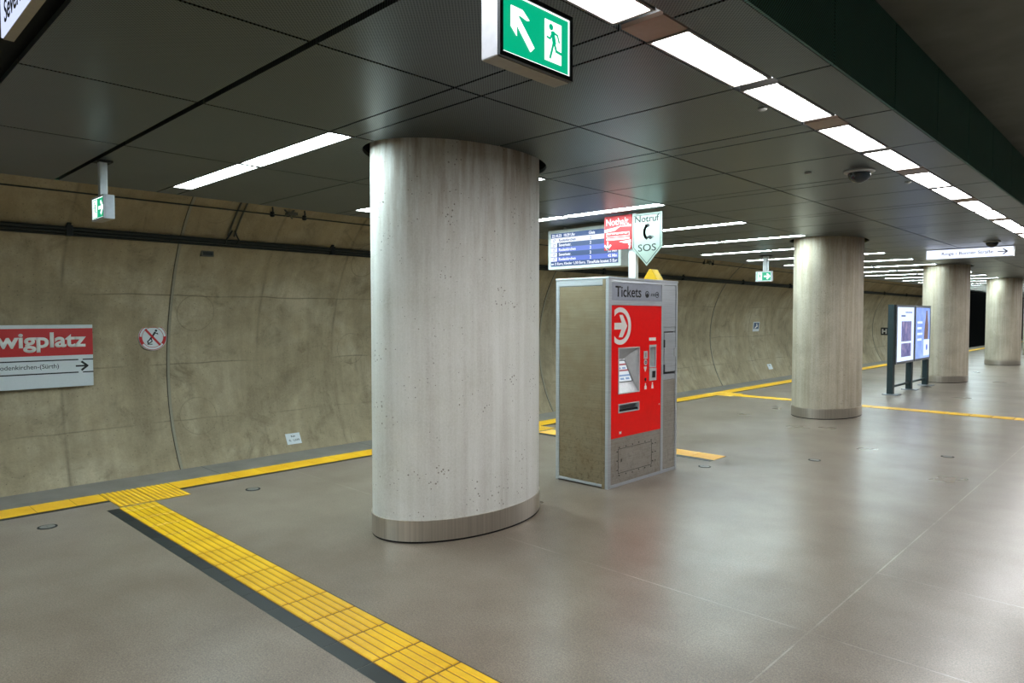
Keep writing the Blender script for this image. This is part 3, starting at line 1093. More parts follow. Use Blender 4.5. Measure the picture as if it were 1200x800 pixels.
    mb.poly(F, [(6.012, 0.908), (6.056, 0.908), (6.046, 0.95), (6.022, 0.95)], -0.003, -0.001)
    mb.poly(F, [(5.455, 0.505), (5.472, 0.512), (5.489, 0.505), (5.489, 0.535), (5.472, 0.528), (5.455, 0.535)], -0.003, -0.001)
    mb.disc(F, 6.165, 0.735, 0.008, -0.003, -0.001, 12)
    mb.rect(F, 5.965, 6.092, 1.398, 1.43, -0.003, -0.001)
    mb.build('white_symbols', M['white_print'], t)
    mb = MB()
    mb.disc(F, 5.903, 1.012, 0.014, -0.003, 0.002, 16); mb.rect(F, 5.897, 5.909, 0.99, 1.005, -0.003, 0.002)
    mb.build('keyhole', M['dark_frame'], t)
    # ticket tray
    u0, u1, v0, v1 = tray
    mb = MB()
    mb.add([F.p(u0, v0, -0.012), F.p(u1, v0, -0.012), F.p(u1, v1, -0.012), F.p(u0, v1, -0.012),
            F.p(u0 + 0.01, v0 + 0.01, -0.07), F.p(u1 - 0.01, v0 + 0.01, -0.07), F.p(u1 - 0.01, v1 - 0.03, -0.04), F.p(u0 + 0.01, v1 - 0.03, -0.04)],
           [(0, 1, 5, 4), (1, 2, 6, 5), (2, 3, 7, 6), (3, 0, 4, 7), (4, 5, 6, 7)])
    tr = mb.build('ticket_tray', M['steel'], t, normals=False)
    MB().frame(F, u0, u1, v0, v1, 0.010, -0.003, 0.004).build('tray_rim', M['alu'], t)
    MB().rect(F, u0 + 0.012, u1 - 0.012, v0 + 0.012, v0 + 0.03, -0.03, -0.01).build('tray_opening', M['black_print'], tr)
    # lower steel front with riveted hatch
    lf = MB().rect(F, YA + 0.05, YC - 0.034, 0.032, 0.473, -0.02, -0.005).build('lower_panel', M['frontlow'], t)
    mb = MB()
    mb.frame(F, 5.44, 6.03, 0.125, 0.365, 0.004, -0.005, -0.003)
    for i in range(6):
        for z in (0.108, 0.382):
            mb.disc(F, 5.46 + i * 0.112, z + random.uniform(-0.006, 0.006), 0.007, -0.005, -0.002, 10)
    for i in range(3):
        for y in (5.424, 6.048, 6.10):
            mb.disc(F, y, 0.16 + i * 0.09, 0.007, -0.005, -0.002, 10)
    mb.rect(F, 5.49, 5.5, 0.235, 0.262, -0.005, -0.002)
    mb.build('hatch_outline', M['dark_metal'], lf)
    # side cabinet
    MB().rect(F, YC + 0.016, YB - 0.036, 1.535, ZT - 0.053, -0.05, -0.006).build('upper_cover', M['steel'], t)
    MB().rect(F, YC + 0.016, YB - 0.036, 1.487, 1.53, -0.05, -0.012).build('cover_rail', M['steel'], t)
    MB().rect(F, YC + 0.013, YB - 0.034, 1.072, 1.484, -0.12, -0.03).build('cabinet_recess', M['black_print'], t)
    db = MB().rect(F, YC + 0.03, YB - 0.04, 1.062, 1.472, -0.05, 0.0).build('cabinet_door', M['steel'], t, bevel=0.004)
    MB().rect(F, YB - 0.075, YB - 0.06, 1.22, 1.31, 0.0, 0.014).build('door_handle', M['alu'], db)
    mb = MB()
    for z in (1.36, 1.10):
        mb.rect(F, YC + 0.014, YC + 0.032, z - 0.04, z + 0.04, -0.01, 0.006)
    mb.build('door_hinges', M['dark_frame'], db)
    MB().rect(F, YC + 0.016, YB - 0.036, 0.98, 1.035, -0.05, -0.01).build('lower_rail', M['steel'], t)
    MB().rect(F, YC + 0.016, YB - 0.036, 0.035, 0.975, -0.05, -0.008).build('lower_cover', M['frontlow'], t)
    return t
ticket_machine()

# ================================================================== EMERGENCY CALL POINT behind the machine
def call_point():
    y = 7.0
    t = thing('emergency_call_point', (-4.6, y, 0), 'emergency call post with red Nothalt sign and pointed pale green Notruf SOS sign', 'emergency call point')
    # cabinet with a roof shaped yellow lamp cap just peeping over the ticket machine
    MB().box(-4.62, -4.29, y - 0.18, y + 0.09, 0.0, 2.03).build('cabinet', M['alu'], t, bevel=0.01)
    W = Fr((0, y - 0.12, 0), (1, 0, 0), (0, 0, 1))
    MB().poly(W, [(-4.53, 2.03), (-4.31, 2.03), (-4.31, 2.055), (-4.405, 2.195), (-4.435, 2.195), (-4.53, 2.055)], -0.16, -0.02).build('warning_cap', M['yellow_cap'], t, bevel=0.006)
    MB().box(-4.805, -4.70, y + 0.02, y + 0.08, 0.0, 2.9).build('post', M['alu'], t, bevel=0.004)
    N = Fr((0, y, 0), (1, 0, 0), (0, 0, 1))
    s = MB().rect(N, -5.155, -4.752, 2.465, 2.882, -0.018, 0.0).build('stop_sign', M['red_matt'], t)
    text('nothalt_lettering', 'Nothalt', N, -5.125, 2.765, 0.33, 0.085, M['white_matt'], s, d=0.0, bold=0.008)
    mb = MB()
    mb.poly(N, [(-5.15, 2.685), (-5.15, 2.72), (-5.02, 2.735), (-4.9, 2.755), (-5.0, 2.70)], 0.0, 0.002)
    mb.poly(N, [(-4.94, 2.748), (-4.757, 2.735), (-4.757, 2.762)], 0.0, 0.002)
    mb.frame(N, -5.12, -4.78, 2.625, 2.675, 0.006, 0.0, 0.002)
    for i in range(5):
        mb.rect(N, -5.10 + i * 0.062, -5.058 + i * 0.062, 2.655, 2.668, 0.0, 0.002)
    mb.rect(N, -5.12, -4.78, 2.585, 2.61, 0.0, 0.002)
    mb.poly(N, [(-4.93, 2.56), (-4.757, 2.575), (-4.757, 2.535), (-4.85, 2.538)], 0.0, 0.002)
    # downward arrow
    mb.rect(N, -5.112, -5.09, 2.485, 2.572, 0.0, 0.002)
    mb.stroke(N, [(-5.145, 2.525), (-5.101, 2.478), (-5.057, 2.525)], 0.024, 0.0, 0.002)
    mb.stroke(N, [(-4.79, 2.52), (-4.765, 2.52), (-4.78, 2.475)], 0.02, 0.0, 0.002)
    mb.build('stop_pictogram', M['white_matt'], s)
    c = (-4.74 - 4.325) / 2
    out = [(-4.738, 2.46), (c, 2.245), (-4.325, 2.46), (-4.325, 2.872), (-4.738, 2.872)]
    s = MB().poly(N, out, -0.018, 0.0).build('call_sign', M['mint'], t)
    mb = MB()
    ins = [(-4.716, 2.468), (c, 2.273), (-4.347, 2.468), (-4.347, 2.85), (-4.716, 2.85)]
    mb.stroke(N, ins + [ins[0]], 0.007, 0.0, 0.0015)
    mb.build('sign_border', M['black_print'], s)
    text('notruf_lettering', 'Notruf', N, -4.70, 2.765, 0.335, 0.08, M['black_print'], s, d=0.0, bold=0.02)
    text('sos_lettering', 'SOS', N, -4.655, 2.42, 0.25, 0.085, M['black_print'], s, d=0.0, bold=0.008)
    mb = MB()
    # telephone handset: thick curve with ear and mouth pieces
    P = [(c - 0.035 + 0.075 * (1 - math.cos(a)) * 0.9, 2.645 - 0.085 * math.sin(a)) for a in [(-1.1 + 2.2 * i / 12) for i in range(13)]]
    mb.stroke(N, P, 0.032, 0.0, 0.002)
    mb.poly(N, [(c - 0.03, 2.735), (c + 0.03, 2.745), (c + 0.04, 2.71), (c - 0.01, 2.695)], 0.0, 0.002)
    mb.poly(N, [(c + 0.0, 2.585), (c + 0.05, 2.555), (c + 0.085, 2.575), (c + 0.035, 2.605)], 0.0, 0.002)
    for i in range(3):
        mb.stroke(N, [(c + 0.045 + i * 0.018, 2.605 - i * 0.006), (c + 0.062 + i * 0.018, 2.59 - i * 0.006)], 0.006, 0.0, 0.002)
    mb.build('handset_pictogram', M['black_print'], s)
    return t
call_point()

# ================================================================== DEPARTURE DISPLAY
def display():
    y = 7.45
    x0, x1, z0, z1 = -6.475, -5.215, 2.305, 2.862
    t = thing('departure_display', ((x0 + x1) / 2, y + 0.1, CEIL), 'hanging departure display with blue timetable in white case', 'departure display')
    MB().box(x0, x1, y, y + 0.24, z0, z1).build('case', M['display_case'], t, bevel=0.008)
    for x in (x0 + 0.25, x1 - 0.25):
        MB().box(x - 0.03, x + 0.03, y + 0.08, y + 0.14, z1, CEIL + 0.02).build('hanger', M['alu'], t)
    N = Fr((0, y, 0), (1, 0, 0), (0, 0, 1))
    sx0, sx1, sz0, sz1 = x0 + 0.055, x1 - 0.045, z0 + 0.045, z1 - 0.05
    sc = MB().rect(N, sx0, sx1, sz0, sz1, 0.0, 0.003).build('screen', M['scr_blue_d'], t)
    rows = 7
    h = (sz1 - sz0) / rows
    W = sx1 - sx0
    lightr, white = MB(), MB()
    for r, kind in ((1, 'w'), (3, 'l'), (5, 'l')):
        zt = sz1 - r * h
        (white if kind == 'w' else lightr).rect(N, sx0 + 0.002, sx1 - 0.002, zt - h, zt, 0.003, 0.004)
    for r in range(2, 6):
        zt = sz1 - r * h
        white.rect(N, sx0 + 0.004, sx0 + 0.115, zt - h + 0.004, zt - 0.004, 0.004, 0.0055)
    lightr.build('light_rows', M['scr_blue_l'], sc)
    white.build('white_row', M['scr_white'], sc)
    def tx(nm, s, r, u, w, mat):
        zt = sz1 - r * h
        text(nm, s, N, sx0 + u * W, zt - h * 0.82, w * W, h * 0.62, mat, sc, d=0.0055, bold=0.02)
    tx('date_lettering', '22.10.23', 0, 0.02, 0.15, M['scr_white'])
    tx('time_lettering', '10:29 Uhr', 0, 0.21, 0.17, M['scr_white'])
    tx('gleis_lettering', 'Gleis', 0, 0.585, 0.09, M['scr_white'])
    dests = ['Rodenkirchen', 'Severinstr.', 'Rodenkirchen', 'Severinstr.', 'Rodenkirchen']
    mins = ['2 Min', '12 Min', '22 Min', '32 Min', '42 Min']
    for i in range(5):
        m = M['scr_blue_d'] if i == 0 else M['scr_white']
        tx('line_lettering', '17', 1 + i, 0.035, 0.04, M['scr_blue_d'])
        tx('destination_lettering', dests[i], 1 + i, 0.13, 0.26 if i % 2 == 0 else 0.19, m)
        tx('platform_lettering', '2', 1 + i, 0.60, 0.022, m)
        tx('minutes_lettering', mins[i], 1 + i, 0.86, 0.125, m)
    tx('ticker_lettering', 'en 2 Euro,', 6, 0.01, 0.19, M['scr_white'])
    tx('ticker_lettering', 'Kinder 1,50 Euro,', 6, 0.215, 0.325, M['scr_white'])
    tx('ticker_lettering', 'TimeRide kostet 5 Eur', 6, 0.56, 0.43, M['scr_white'])
display()

# ================================================================== EXIT SIGNS
def running_man(mb, F, cx, cz, s, d0, d1):
    """figure about 1 unit tall scaled by s, running left"""
    P = lambda a, b: (cx + a * s, cz + b * s)
    mb.disc(F, *P(-0.10, 0.38), 0.085 * s, d0, d1, 20)
    mb.stroke(F, [P(-0.03, 0.24), P(0.03, 0.0)], 0.15 * s, d0, d1)
    mb.stroke(F, [P(-0.03, 0.27), P(0.17, 0.22), P(0.24, 0.05)], 0.055 * s, d0, d1)
    mb.stroke(F, [P(-0.05, 0.24), P(-0.14, 0.06), P(-0.27, 0.08)], 0.055 * s, d0, d1)
    mb.stroke(F, [P(0.04, -0.02), P(0.12, -0.22), P(0.33, -0.24)], 0.075 * s, d0, d1)
    mb.stroke(F, [P(0.0, -0.03), P(-0.07, -0.25), P(-0.14, -0.45)], 0.075 * s, d0, d1)

def exit_sign(name, F, w, h, depth, label, diag=False, hang=None, group=None):
    """F: frame with origin at lower-left corner of the face"""
    base = F.p(w / 2, h, -depth / 2)
    t = thing(name, (base.x, base.y, CEIL), label, 'exit sign', group)
    MB().rect(F, 0, w, 0, h, -depth, -0.012).build('housing', M['box_grey'], t, bevel=0.003)
    MB().rect(F, 0.004, w - 0.004, -0.002, 0.006, -depth + 0.004, -0.014).build('underside_plate', M['box_under'], t)
    fw = 0.014
    MB().frame(F, 0, w, 0, h, fw, -0.012, 0.0).build('face_frame', M['dark_frame'] if diag else M['box_grey'], t)
    f = MB().rect(F, fw, w - fw, fw, h - fw, -0.012, -0.006).build('green_face', M['exit_green'], t)
    mb = MB()
    mb.frame(F, fw, w - fw, fw, h - fw, 0.004, -0.006, -0.004)
    k = h / 0.21
    if diag:
        # arrow to the upper left
        c0 = (w * 0.165, h * 0.71)
        mb.stroke(F, [(c0[0] + 0.008, c0[1] - 0.010), (w * 0.42, h * 0.27)], 0.024, -0.006, -0.004)
        mb.poly(F, [(w * 0.15, h * 0.765), (w * 0.30, h * 0.765), (w * 0.39, h * 0.655), (w * 0.36, h * 0.64), (w * 0.27, h * 0.67), (w * 0.22, h * 0.62),
                    (w * 0.225, h * 0.36), (w * 0.15, h * 0.47)], -0.006, -0.004)
        dx0, dx1, dz0, dz1 = w * 0.605, w * 0.84, h * 0.19, h * 0.80
    else:
        cz = h * 0.5
        mb.stroke(F, [(w * 0.55, cz), (w * 0.86, cz)], 0.028 * k, -0.006, -0.004)
        mb.stroke(F, [(w * 0.72, cz + 0.05 * k), (w * 0.87, cz), (w * 0.72, cz - 0.05 * k)], 0.026 * k, -0.006, -0.004)
        dx0, dx1, dz0, dz1 = w * 0.12, w * 0.40, h * 0.14, h * 0.86
    mb.rect(F, dx0, dx1, dz0, dz1, -0.006, -0.004)
    mb.build('white_pictogram', M['exit_white'], f)
    mb = MB()
    running_man(mb, F, (dx0 + dx1) / 2 + 0.0 * k, (dz0 + dz1) / 2, (dz1 - dz0) * 0.92, -0.004, -0.003)
    mb.build('running_figure', M['exit_green'], f)
    if hang:
        px, py, r = hang
        MB().box(px - r, px + r, py - r, py + r, F.p(0, h).z, CEIL - 0.005).build('hanger_post', M['alu'], t, bevel=0.003)
        MB().box(px - r * 2.2, px + r * 2.2, py - r * 2.2, py + r * 2.2, CEIL - 0.014, CEIL - 0.001).build('mounting_plate', M['black'], t)
    return t
exit_sign('exit_sign', Fr((-1.472, 1.473, 2.434), (0, 1, 0), (0, 0, 1)), 0.345, 0.212, 0.082,
          'large green exit sign with diagonal arrow hanging above the nearest column', True, (-1.513, 1.646, 0.018), 'exit signs')
exit_sign('exit_sign', Fr((-6.435, 1.68, 2.424), (1, 0, 0), (0, 0, 1)), 0.322, 0.19, 0.08,
          'small green exit sign hanging on a post at far left by the tunnel wall', False, (-6.265, 1.72, 0.028), 'exit signs')
exit_sign('exit_sign', Fr((-6.33, 13.9, 2.365), (1, 0, 0), (0, 0, 1)), 0.34, 0.21, 0.08,
          'tiny distant green exit sign hanging left of the second column', False, (-6.13, 13.94, 0.045), 'exit signs')

# ================================================================== DIRECTION SIGNS at the ceiling
t = thing('direction_sign', (-2.75, 14.95, CEIL), 'distant lit white sign reading Ringe / Bonner Straße with arrow', 'direction sign')
MB().box(-3.425, -2.07, 14.905, 15.02, 2.715, 2.888).build('housing', M['box_grey'], t)
N = Fr((0, 14.9, 0), (1, 0, 0), (0, 0, 1))
f = MB().rect(N, -3.42, -2.075, 2.72, 2.884, -0.005, 0.0).build('lit_face', M['sign_lit_far'], t)
text('lettering', 'Ringe / Bonner Straße', N, -3.17, 2.762, 0.80, 0.075, M['black_print'], f, d=0.0, bold=0.008)
mb = MB()
mb.stroke(N, [(-2.30, 2.80), (-2.165, 2.80)], 0.016, 0, 0.002)
mb.stroke(N, [(-2.22, 2.845), (-2.16, 2.80), (-2.22, 2.755)], 0.018, 0, 0.002)
mb.build('arrow', M['black_print'], f)
for x in (-3.1, -2.4):
    MB().box(x - 0.03, x + 0.03, 14.94, 15.0, 2.888, CEIL + 0.02).build('hanger', M['dark_frame'], t)

t = thing('direction_sign', (-2.3, 0.59, CEIL), 'lit white direction sign cut off by the top left corner of the view', 'direction sign')
MB().box(-3.245, -1.6, 0.562, 0.596, 2.705, 2.88).build('housing', M['box_under'], t)
N = Fr((0, 0.556, 0), (1, 0, 0), (0, 0, 1))
f = MB().rect(N, -3.242, -1.603, 2.708, 2.877, -0.008, 0.0).build('lit_face', M['sign_lit'], t)
text('lettering', 'Severinstraße', N, -3.175, 2.742, 0.62, 0.085, M['black_print'], f, d=0.0, bold=0.01)
for x in (-2.9, -1.9):
    MB().box(x - 0.02, x + 0.02, 0.565, 0.593, 2.88, CEIL + 0.02).build('hanger', M['dark_frame'], t)

# ================================================================== CAMERA DOME, CEILING SENSORS
t = thing('security_camera', (-1.985, 6.37, CEIL), 'dark domed security camera on the ceiling above the second column', 'security camera', 'ceiling dome cameras')
MB().lathe((-1.985, 6.37, CEIL), [(0.125, 0.0), (0.122, -0.014), (0.105, -0.022)], 36).build('mounting_ring', M['dome_rim'], t)
prof = [(0.092 * math.cos(a), -0.02 - 0.085 * math.sin(a)) for a in [PI / 2 * i / 10 for i in range(10)]] + [(0.003, -0.105)]
dm = MB().lathe((-1.985, 6.37, CEIL), prof, 32).build('dome', M['glass_dark'], t)
copy_tree(t, (-2.23, 13.9, CEIL), 'distant dark domed camera just in front of the Ringe sign')
s0 = None
for (x, y, lb) in [(-1.82, 4.06, 'small round ceiling sensor nearest the right light row'),
                   (-2.33, 6.13, 'small round ceiling sensor left of the security camera'),
                   (-1.82, 7.21, 'small round ceiling sensor right of the security camera')]:
    if s0 is None:
        s0 = tag(MB().lathe((0, 0, 0), [(0.028, 0.0), (0.028, -0.008), (0.016, -0.016)], 20).build('ceiling_sensor', M['dome_rim']), lb, 'sensor', 'small sensors on the ceiling')
        s0.location = (x, y, CEIL)
    else:
        c = s0.copy(); COL.objects.link(c); c.location = (x, y, CEIL); c['label'] = lb

# ================================================================== POSTER BOARD
def poster_board():
    X = -4.16
    t = thing('poster_board', (X - 0.04, 17.2, 0), 'free-standing double poster board with two lit posters on dark posts', 'poster board')
    F = Fr((X, 0, 0), (0, 1, 0), (0, 0, 1))
    for (a, b) in ((15.72, 15.86), (17.12, 17.26), (18.5, 18.64)):
        MB().box(X - 0.13, X - 0.02, a, b, 0.02, 1.885).build('post', M['board'], t)
        MB().box(X - 0.2, X + 0.1, a - 0.06, b + 0.06, 0.0, 0.02).build('foot_plate', M['board_frame'], t)
    MB().box(X - 0.09, X - 0.05, 15.8, 18.56, 0.145, 0.185).build('crossbar', M['board'], t)
    for i, (a, b) in enumerate(((15.86, 17.24), (17.28, 18.62))):
        c = MB().box(X - 0.10, X - 0.012, a, b, 0.63, 1.885).build('poster_case', M['board'], t)
        MB().frame(F, a, b, 0.63, 1.885, 0.05, -0.012, 0.004).build('case_frame', M['board_frame'], c)
        u0, u1, v0, v1 = a + 0.05, b - 0.05, 0.68, 1.835
        p = MB().rect(F, u0, u1, v0, v1, -0.012, -0.004).build('poster', M['poster_white'] if i == 0 else M['poster_blue'], c)
        if i == 0:
            mb = MB()
            mb.rect(F, u0 + 0.33, u1 - 0.2, v0 + 0.42, v1 - 0.30, -0.004, -0.002)
            mb.rect(F, u0 + 0.33, u1 - 0.2, v0 + 0.09, v0 + 0.38, -0.004, -0.002)
            mb.build('poster_picture', M['poster_map'], p)
            mb = MB()
            mb.rect(F, u0 + 0.30, u0 + 0.62, v1 - 0.20, v1 - 0.17, -0.004, -0.002)
            mb.rect(F, u0 + 0.62, u1 - 0.15, v1 - 0.12, v1 - 0.10, -0.004, -0.002)
            mb.build('poster_heading', M['scr_blue_d'], p)
        else:
            MB().rect(F, u1 - 0.52, u1 - 0.02, v0 + 0.05, v0 + 0.42, -0.004, -0.002).build('white_field', M['poster_white'], p)
            MB().poly(F, [(u1 - 0.5, v0 + 0.43), (u1 - 0.16, v0 + 0.43), (u1 - 0.14, v0 + 0.75), (u1 - 0.20, v0 + 0.92), (u1 - 0.24, v1 - 0.06), (u1 - 0.33, v1 - 0.06), (u1 - 0.38, v0 + 0.90), (u1 - 0.44, v0 + 0.74)], -0.004, -0.002).build('brown_figure', M['poster_fig'], p)
            mb = MB()
            for j in range(4):
                mb.rect(F, u0 + 0.16, u0 + 0.58 - 0.06 * (j % 2), v1 - 0.36 - j * 0.13, v1 - 0.31 - j * 0.13, -0.004, -0.002)
            mb.build('text_lines', M['poster_white'], p)
            MB().disc(F, u1 - 0.25, v0 + 0.24, 0.07, -0.002, -0.001, 20).build('small_emblem', M['scr_blue_l'], p)
poster_board()

# ================================================================== SIGNS ON THE TUNNEL WALL
def station_sign():
    X = -10.56
    k = (X) / -10.6
    y1, z0, z1 = 2.735, 0.708, 1.532
    y0 = y1 - 3.3
    t = thing('station_sign', (X, (y0 + y1) / 2, 1.1), 'long red and white station name sign on the tunnel wall at left edge', 'station sign')
    F = Fr((X, 0, 0), (0, 1, 0), (0, 0, 1))
    MB().rect(F, y0, y1, z0, z1, -0.05, 0.0).build('panel', M['white_sign'], t, bevel=0.004)
    for y in (y0 + 0.4, y1 - 0.4):
        MB().box(-10.68, X - 0.05, y - 0.03, y + 0.03, 0.95, 1.3).build('bracket', M['alu'], t)
    MB().rect(F, y0 + 0.001, y1 - 0.001, 1.128, 1.485, 0.0, 0.002).build('red_band', M['red_sign'], t)
    # station name, right aligned; "wigplatz" fills the part in view
    text('station_name', 'Chlodwigplatz', F, 2.655 - 1.70, 1.175, 1.70, 0.262, M['white_print'], t, d=0.002, bold=0.03)
    mb = MB()
    mb.rect(F, y0, 2.56, 1.058, 1.074, 0.0, 0.002); mb.rect(F, 2.61, y1, 1.058, 1.074, 0.0, 0.002)
    mb.rect(F, y0, 2.56, 0.888, 0.904, 0.0, 0.002); mb.rect(F, 2.61, y1, 0.888, 0.904, 0.0, 0.002)
    mb.build('black_lines', M['black_print'], t)
    text('destination_lettering', 'Bayenthal-Rodenkirchen-(Sürth)', F, 2.335 - 1.0, 0.945, 1.0, 0.075, M['dark_frame'], t, d=0.0, bold=0.004)
    mb = MB()
    cz = 0.98
    mb.stroke(F, [(2.535, cz), (2.65, cz)], 0.022, 0.0, 0.002)
    mb.stroke(F, [(2.60, cz + 0.055), (2.665, cz), (2.60, cz - 0.055)], 0.026, 0.0, 0.002)
    mb.build('arrow', M['black_print'], t)
station_sign()

def prohibition():
    cy, cz = 3.53, 1.34
    p = ringpt(cz, cy, 0.02)
    X = p.x
    t = thing('prohibition_sign', (X, cy, cz), 'round white prohibition sign with red ring and bar on tunnel wall', 'prohibition sign')
    F = Fr((X, cy, cz), (0, 1, 0), (0, 0, 1))
    MB().disc(F, 0, 0, 0.192, -0.02, 0.0, 56).build('disc', M['white_sign'], t)
    mb = MB()
    mb.ring(F, 0, 0, 0.178, 0.186, 0.0, 0.002)
    mb.ring(F, 0, 0, 0.142, 0.148, 0.0, 0.002)
    for a0 in (PI * 0.98, PI * 1.80):
        mb.ring(F, 0, 0, 0.148, 0.18, 0.0, 0.002, a0, a0 + PI * 0.22, 14)
    mb.stroke(F, [(-0.095, 0.11), (0.095, -0.11)], 0.03, 0.0, 0.003)
    mb.build('red_ring_and_bar', M['red_sign'], t)
    mb = MB()
    mb.disc(F, 0.045, 0.095, 0.017, 0.0, 0.002, 14)
    mb.stroke(F, [(0.03, 0.07), (0.0, 0.02), (-0.03, -0.02)], 0.026, 0.0, 0.0015)
    mb.stroke(F, [(0.03, 0.065), (0.07, 0.045), (0.06, 0.06)], 0.012, 0.0, 0.0015)
    mb.stroke(F, [(-0.03, -0.02), (-0.07, -0.06), (-0.06, -0.095)], 0.016, 0.0, 0.0015)
    mb.stroke(F, [(-0.02, -0.02), (-0.01, -0.06), (-0.05, -0.085)], 0.014, 0.0, 0.0015)
    mb.stroke(F, [(-0.07, -0.1), (-0.01, -0.1)], 0.012, 0.0, 0.002)
    mb.build('crossing_figure', M['dark_frame'], t)
prohibition()

def wall_plate(name, y, z, w, h, lines, label, cat, mat='white_sign', group=None):
    a = math.asin((z - TCZ) / TR)
    nrm = Vector((math.cos(a), 0, -math.sin(a)))
    o = ringang(a, y, 0.006)
    up = Vector((math.sin(a), 0, math.cos(a)))
    F = Fr(o, (0, 1, 0), up)
    t = thing(name, tuple(o), label, cat, group)
    MB().rect(F, -w / 2, w / 2, -h / 2, h / 2, -0.004, 0.006).build('plate', M[mat], t)
    for nm, s, u, v, ww, hh in lines:
        text(nm, s, F, u, v, ww, hh, M['black_print'], t, d=0.006, bold=0.01)
    return t, F
wall_plate('kilometre_plate', 5.55, -0.365, 0.25, 0.185, [('unit_lettering', 'Km', -0.035, 0.025, 0.07, 0.036), ('distance_lettering', '0,  1,039', -0.085, -0.05, 0.18, 0.04)],
           'small white kilometre plate low on the wall left of the nearest column', 'sign plate')
wall_plate('kilometre_plate', 24.2, -0.18, 0.34, 0.2, [('unit_lettering', 'Km', -0.05, 0.02, 0.1, 0.045)],
           'tiny pale plate low on the far wall left of the second column', 'sign plate')
t, F = wall_plate('wall_sign', 23.55, 1.27, 0.5, 0.34, [], 'small blue and white sign on the far wall left of the second column', 'wall sign')
mb = MB()
mb.rect(F, -0.2, 0.2, -0.08, 0.14, 0.006, 0.009)
mb.build('blue_field', plain('sign_blue', (60, 84, 120), 0.4), t)
mb = MB()
mb.disc(F, 0.02, 0.07, 0.04, 0.009, 0.011, 16); mb.stroke(F, [(-0.1, -0.05), (0.0, 0.0), (0.09, 0.02)], 0.05, 0.009, 0.011)
mb.build('white_pictogram', M['white_print'], t)
# perpendicular H sign far down the wall
t = thing('stop_position_sign', (-10.35, 38.0, 0.82), 'small black sign with white H far down the tunnel wall', 'sign plate')
MB().box(-10.68, -10.36, 38.0, 38.03, 0.68, 1.06).build('plate', M['black_print'], t)
MB().box(-10.72, -10.60, 38.03, 38.05, 0.84, 0.9).build('bracket', M['alu'], t)
N = Fr((0, 38.0, 0), (1, 0, 0), (0, 0, 1))
mb = MB()
mb.sheet(N, -10.63, -10.41, 0.75, 0.99, [(-10.57, -10.47, 0.75, 0.845), (-10.57, -10.47, 0.895, 0.99)], 0, 0.003)
mb.build('letter', M['white_print'], t)
# small dark junction box under the cable run
p = ringpt(2.56, 4.15, 0.01)
t = thing('junction_box', tuple(p), 'small dark box on the tunnel wall just under the cable run', 'junction box')
MB().box(p.x - 0.06, p.x + 0.03, 4.06, 4.24, 2.52, 2.60).build('box', M['conduit'], t, bevel=0.005)
MB().box(p.x + 0.03, p.x + 0.036, 4.08, 4.22, 2.535, 2.585).build('lid', M['cable'], t)

# ================================================================== CABLES
t = thing('cable_run', tuple(ringpt(2.72, 2, 0.05)), 'thick black bundle of cables clamped along the tunnel wall', 'cable run')
mb = MB()
for z, r in ((2.75, 0.022), (2.712, 0.02), (2.678, 0.016)):
    mb.tube([ringpt(z, y, 0.045) for y in (YBACK, 0, 10, 20, 30, 40, 47)], r, 8)
mb.build('cable_bundle', M['cable'], t)
for k in range(-1, 12):
    y = 2.37 + 3.76 * k
    p = ringpt(2.73, y, 0.05)
    mb = MB().box(p.x - 0.07, p.x + 0.035, y - 0.035, y + 0.035, 2.66, 2.79)
    mb.tube([p + Vector((-0.02, 0, 0.04)), p + Vector((0.0, 0, 0.10))], 0.03, 8)
    mb.build('clamp', M['clamp'], t)
t = thing('overhead_wire', tuple(ringpt(3.147, 2, 0.05)), 'thin black wire strung along the wall just under the ceiling', 'wire')
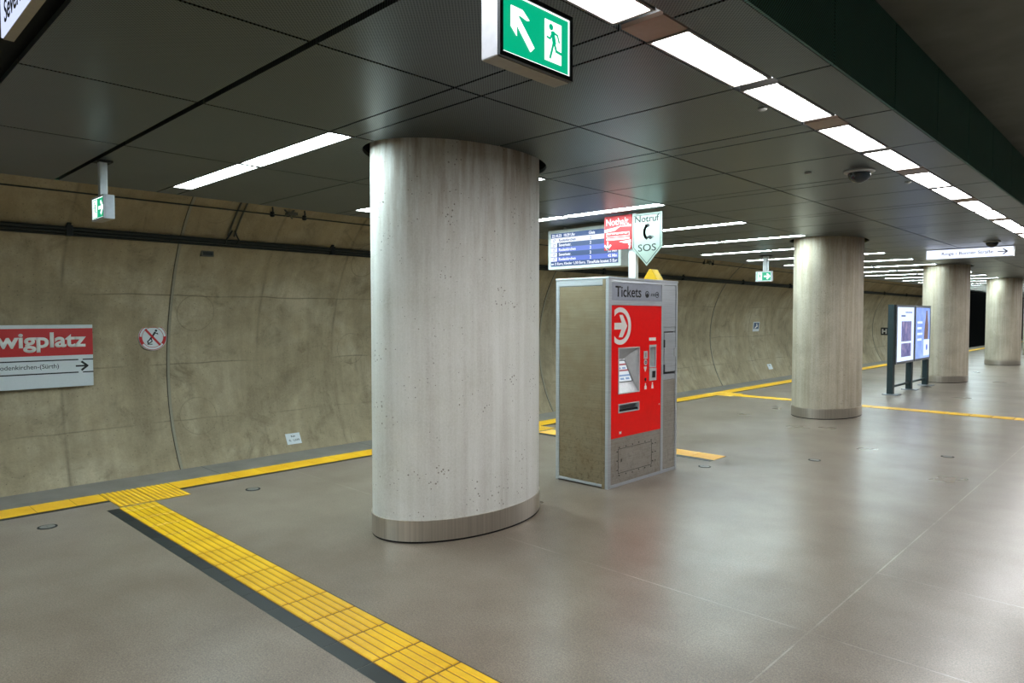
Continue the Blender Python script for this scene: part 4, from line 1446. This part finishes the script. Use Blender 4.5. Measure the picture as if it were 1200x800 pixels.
MB().tube([ringpt(3.147, y, 0.06) for y in (YBACK, 0, 10, 20, 30, 40, 47)], 0.011, 6).build('wire', M['cable'], t)
for y in (4.87, 17.8, 30.7):
    for dy in (0.0, 0.52):
        p = ringpt(3.15, y + dy, 0.06)
        mb = MB().tube([p + Vector((0.0, 0, -0.02)), p + Vector((0.02, 0, 0.05)), p + Vector((0.03, -0.02, 0.16))], 0.012, 8)
        mb.lathe(p, [(0.014, -0.04), (0.034, -0.03), (0.034, -0.01), (0.014, 0.0), (0.032, 0.01), (0.032, 0.03), (0.012, 0.04)], 14)
        mb.build('insulator', M['clamp'], t)
    p = ringpt(3.15, y + 0.26, 0.06)
    mb = MB()
    mb.tube([p + Vector((0, -0.1, 0.12)), p + Vector((0.02, 0.0, 0.02)), p + Vector((0.0, 0.06, -0.03))], 0.014, 8)
    mb.tube([p + Vector((0, 0.12, 0.13)), p + Vector((0.03, 0.03, 0.05)), p + Vector((0.0, -0.06, 0.0))], 0.014, 8)
    mb.box(p.x - 0.05, p.x + 0.04, p.y - 0.03, p.y + 0.13, 3.17, 3.21)
    mb.build('turnbuckle', M['conduit'], t)
def conduit(y, label):
    t = thing('wall_conduit', tuple(ringpt(2.85, y, 0.02)), label, 'conduit', 'conduit pairs rising from the cable run')
    mb = MB()
    for dy in (-0.045, 0.045):
        mb.tube([ringang(a, y + dy, 0.022) for a in [0.70 + 0.55 * i / 10 for i in range(11)]], 0.014, 8)
    mb.build('pipe_pair', M['conduit'], t)
    mb = MB()
    for dy in (-0.06, 0.07):
        mb.tube([ringang(0.66, y + dy * 1.2, 0.06), ringang(0.69, y + dy * 1.5, 0.09), ringang(0.72, y + dy * 0.7, 0.06), ringang(0.74, y + dy * 0.3, 0.04)], 0.012, 8)
    mb.build('cable_loop', M['cable'], t)
    return t
c0 = conduit(4.42, 'pipe pair rising from the cable run left of the nearest column')
copy_tree(c0, (c0.location.x, c0.location.y + 8.24, c0.location.z), 'pipe pair rising from the cable run behind the Notruf sign')
copy_tree(c0, (c0.location.x, c0.location.y + 24.72, c0.location.z), 'distant pipe pair rising from the cable run beyond the second column')
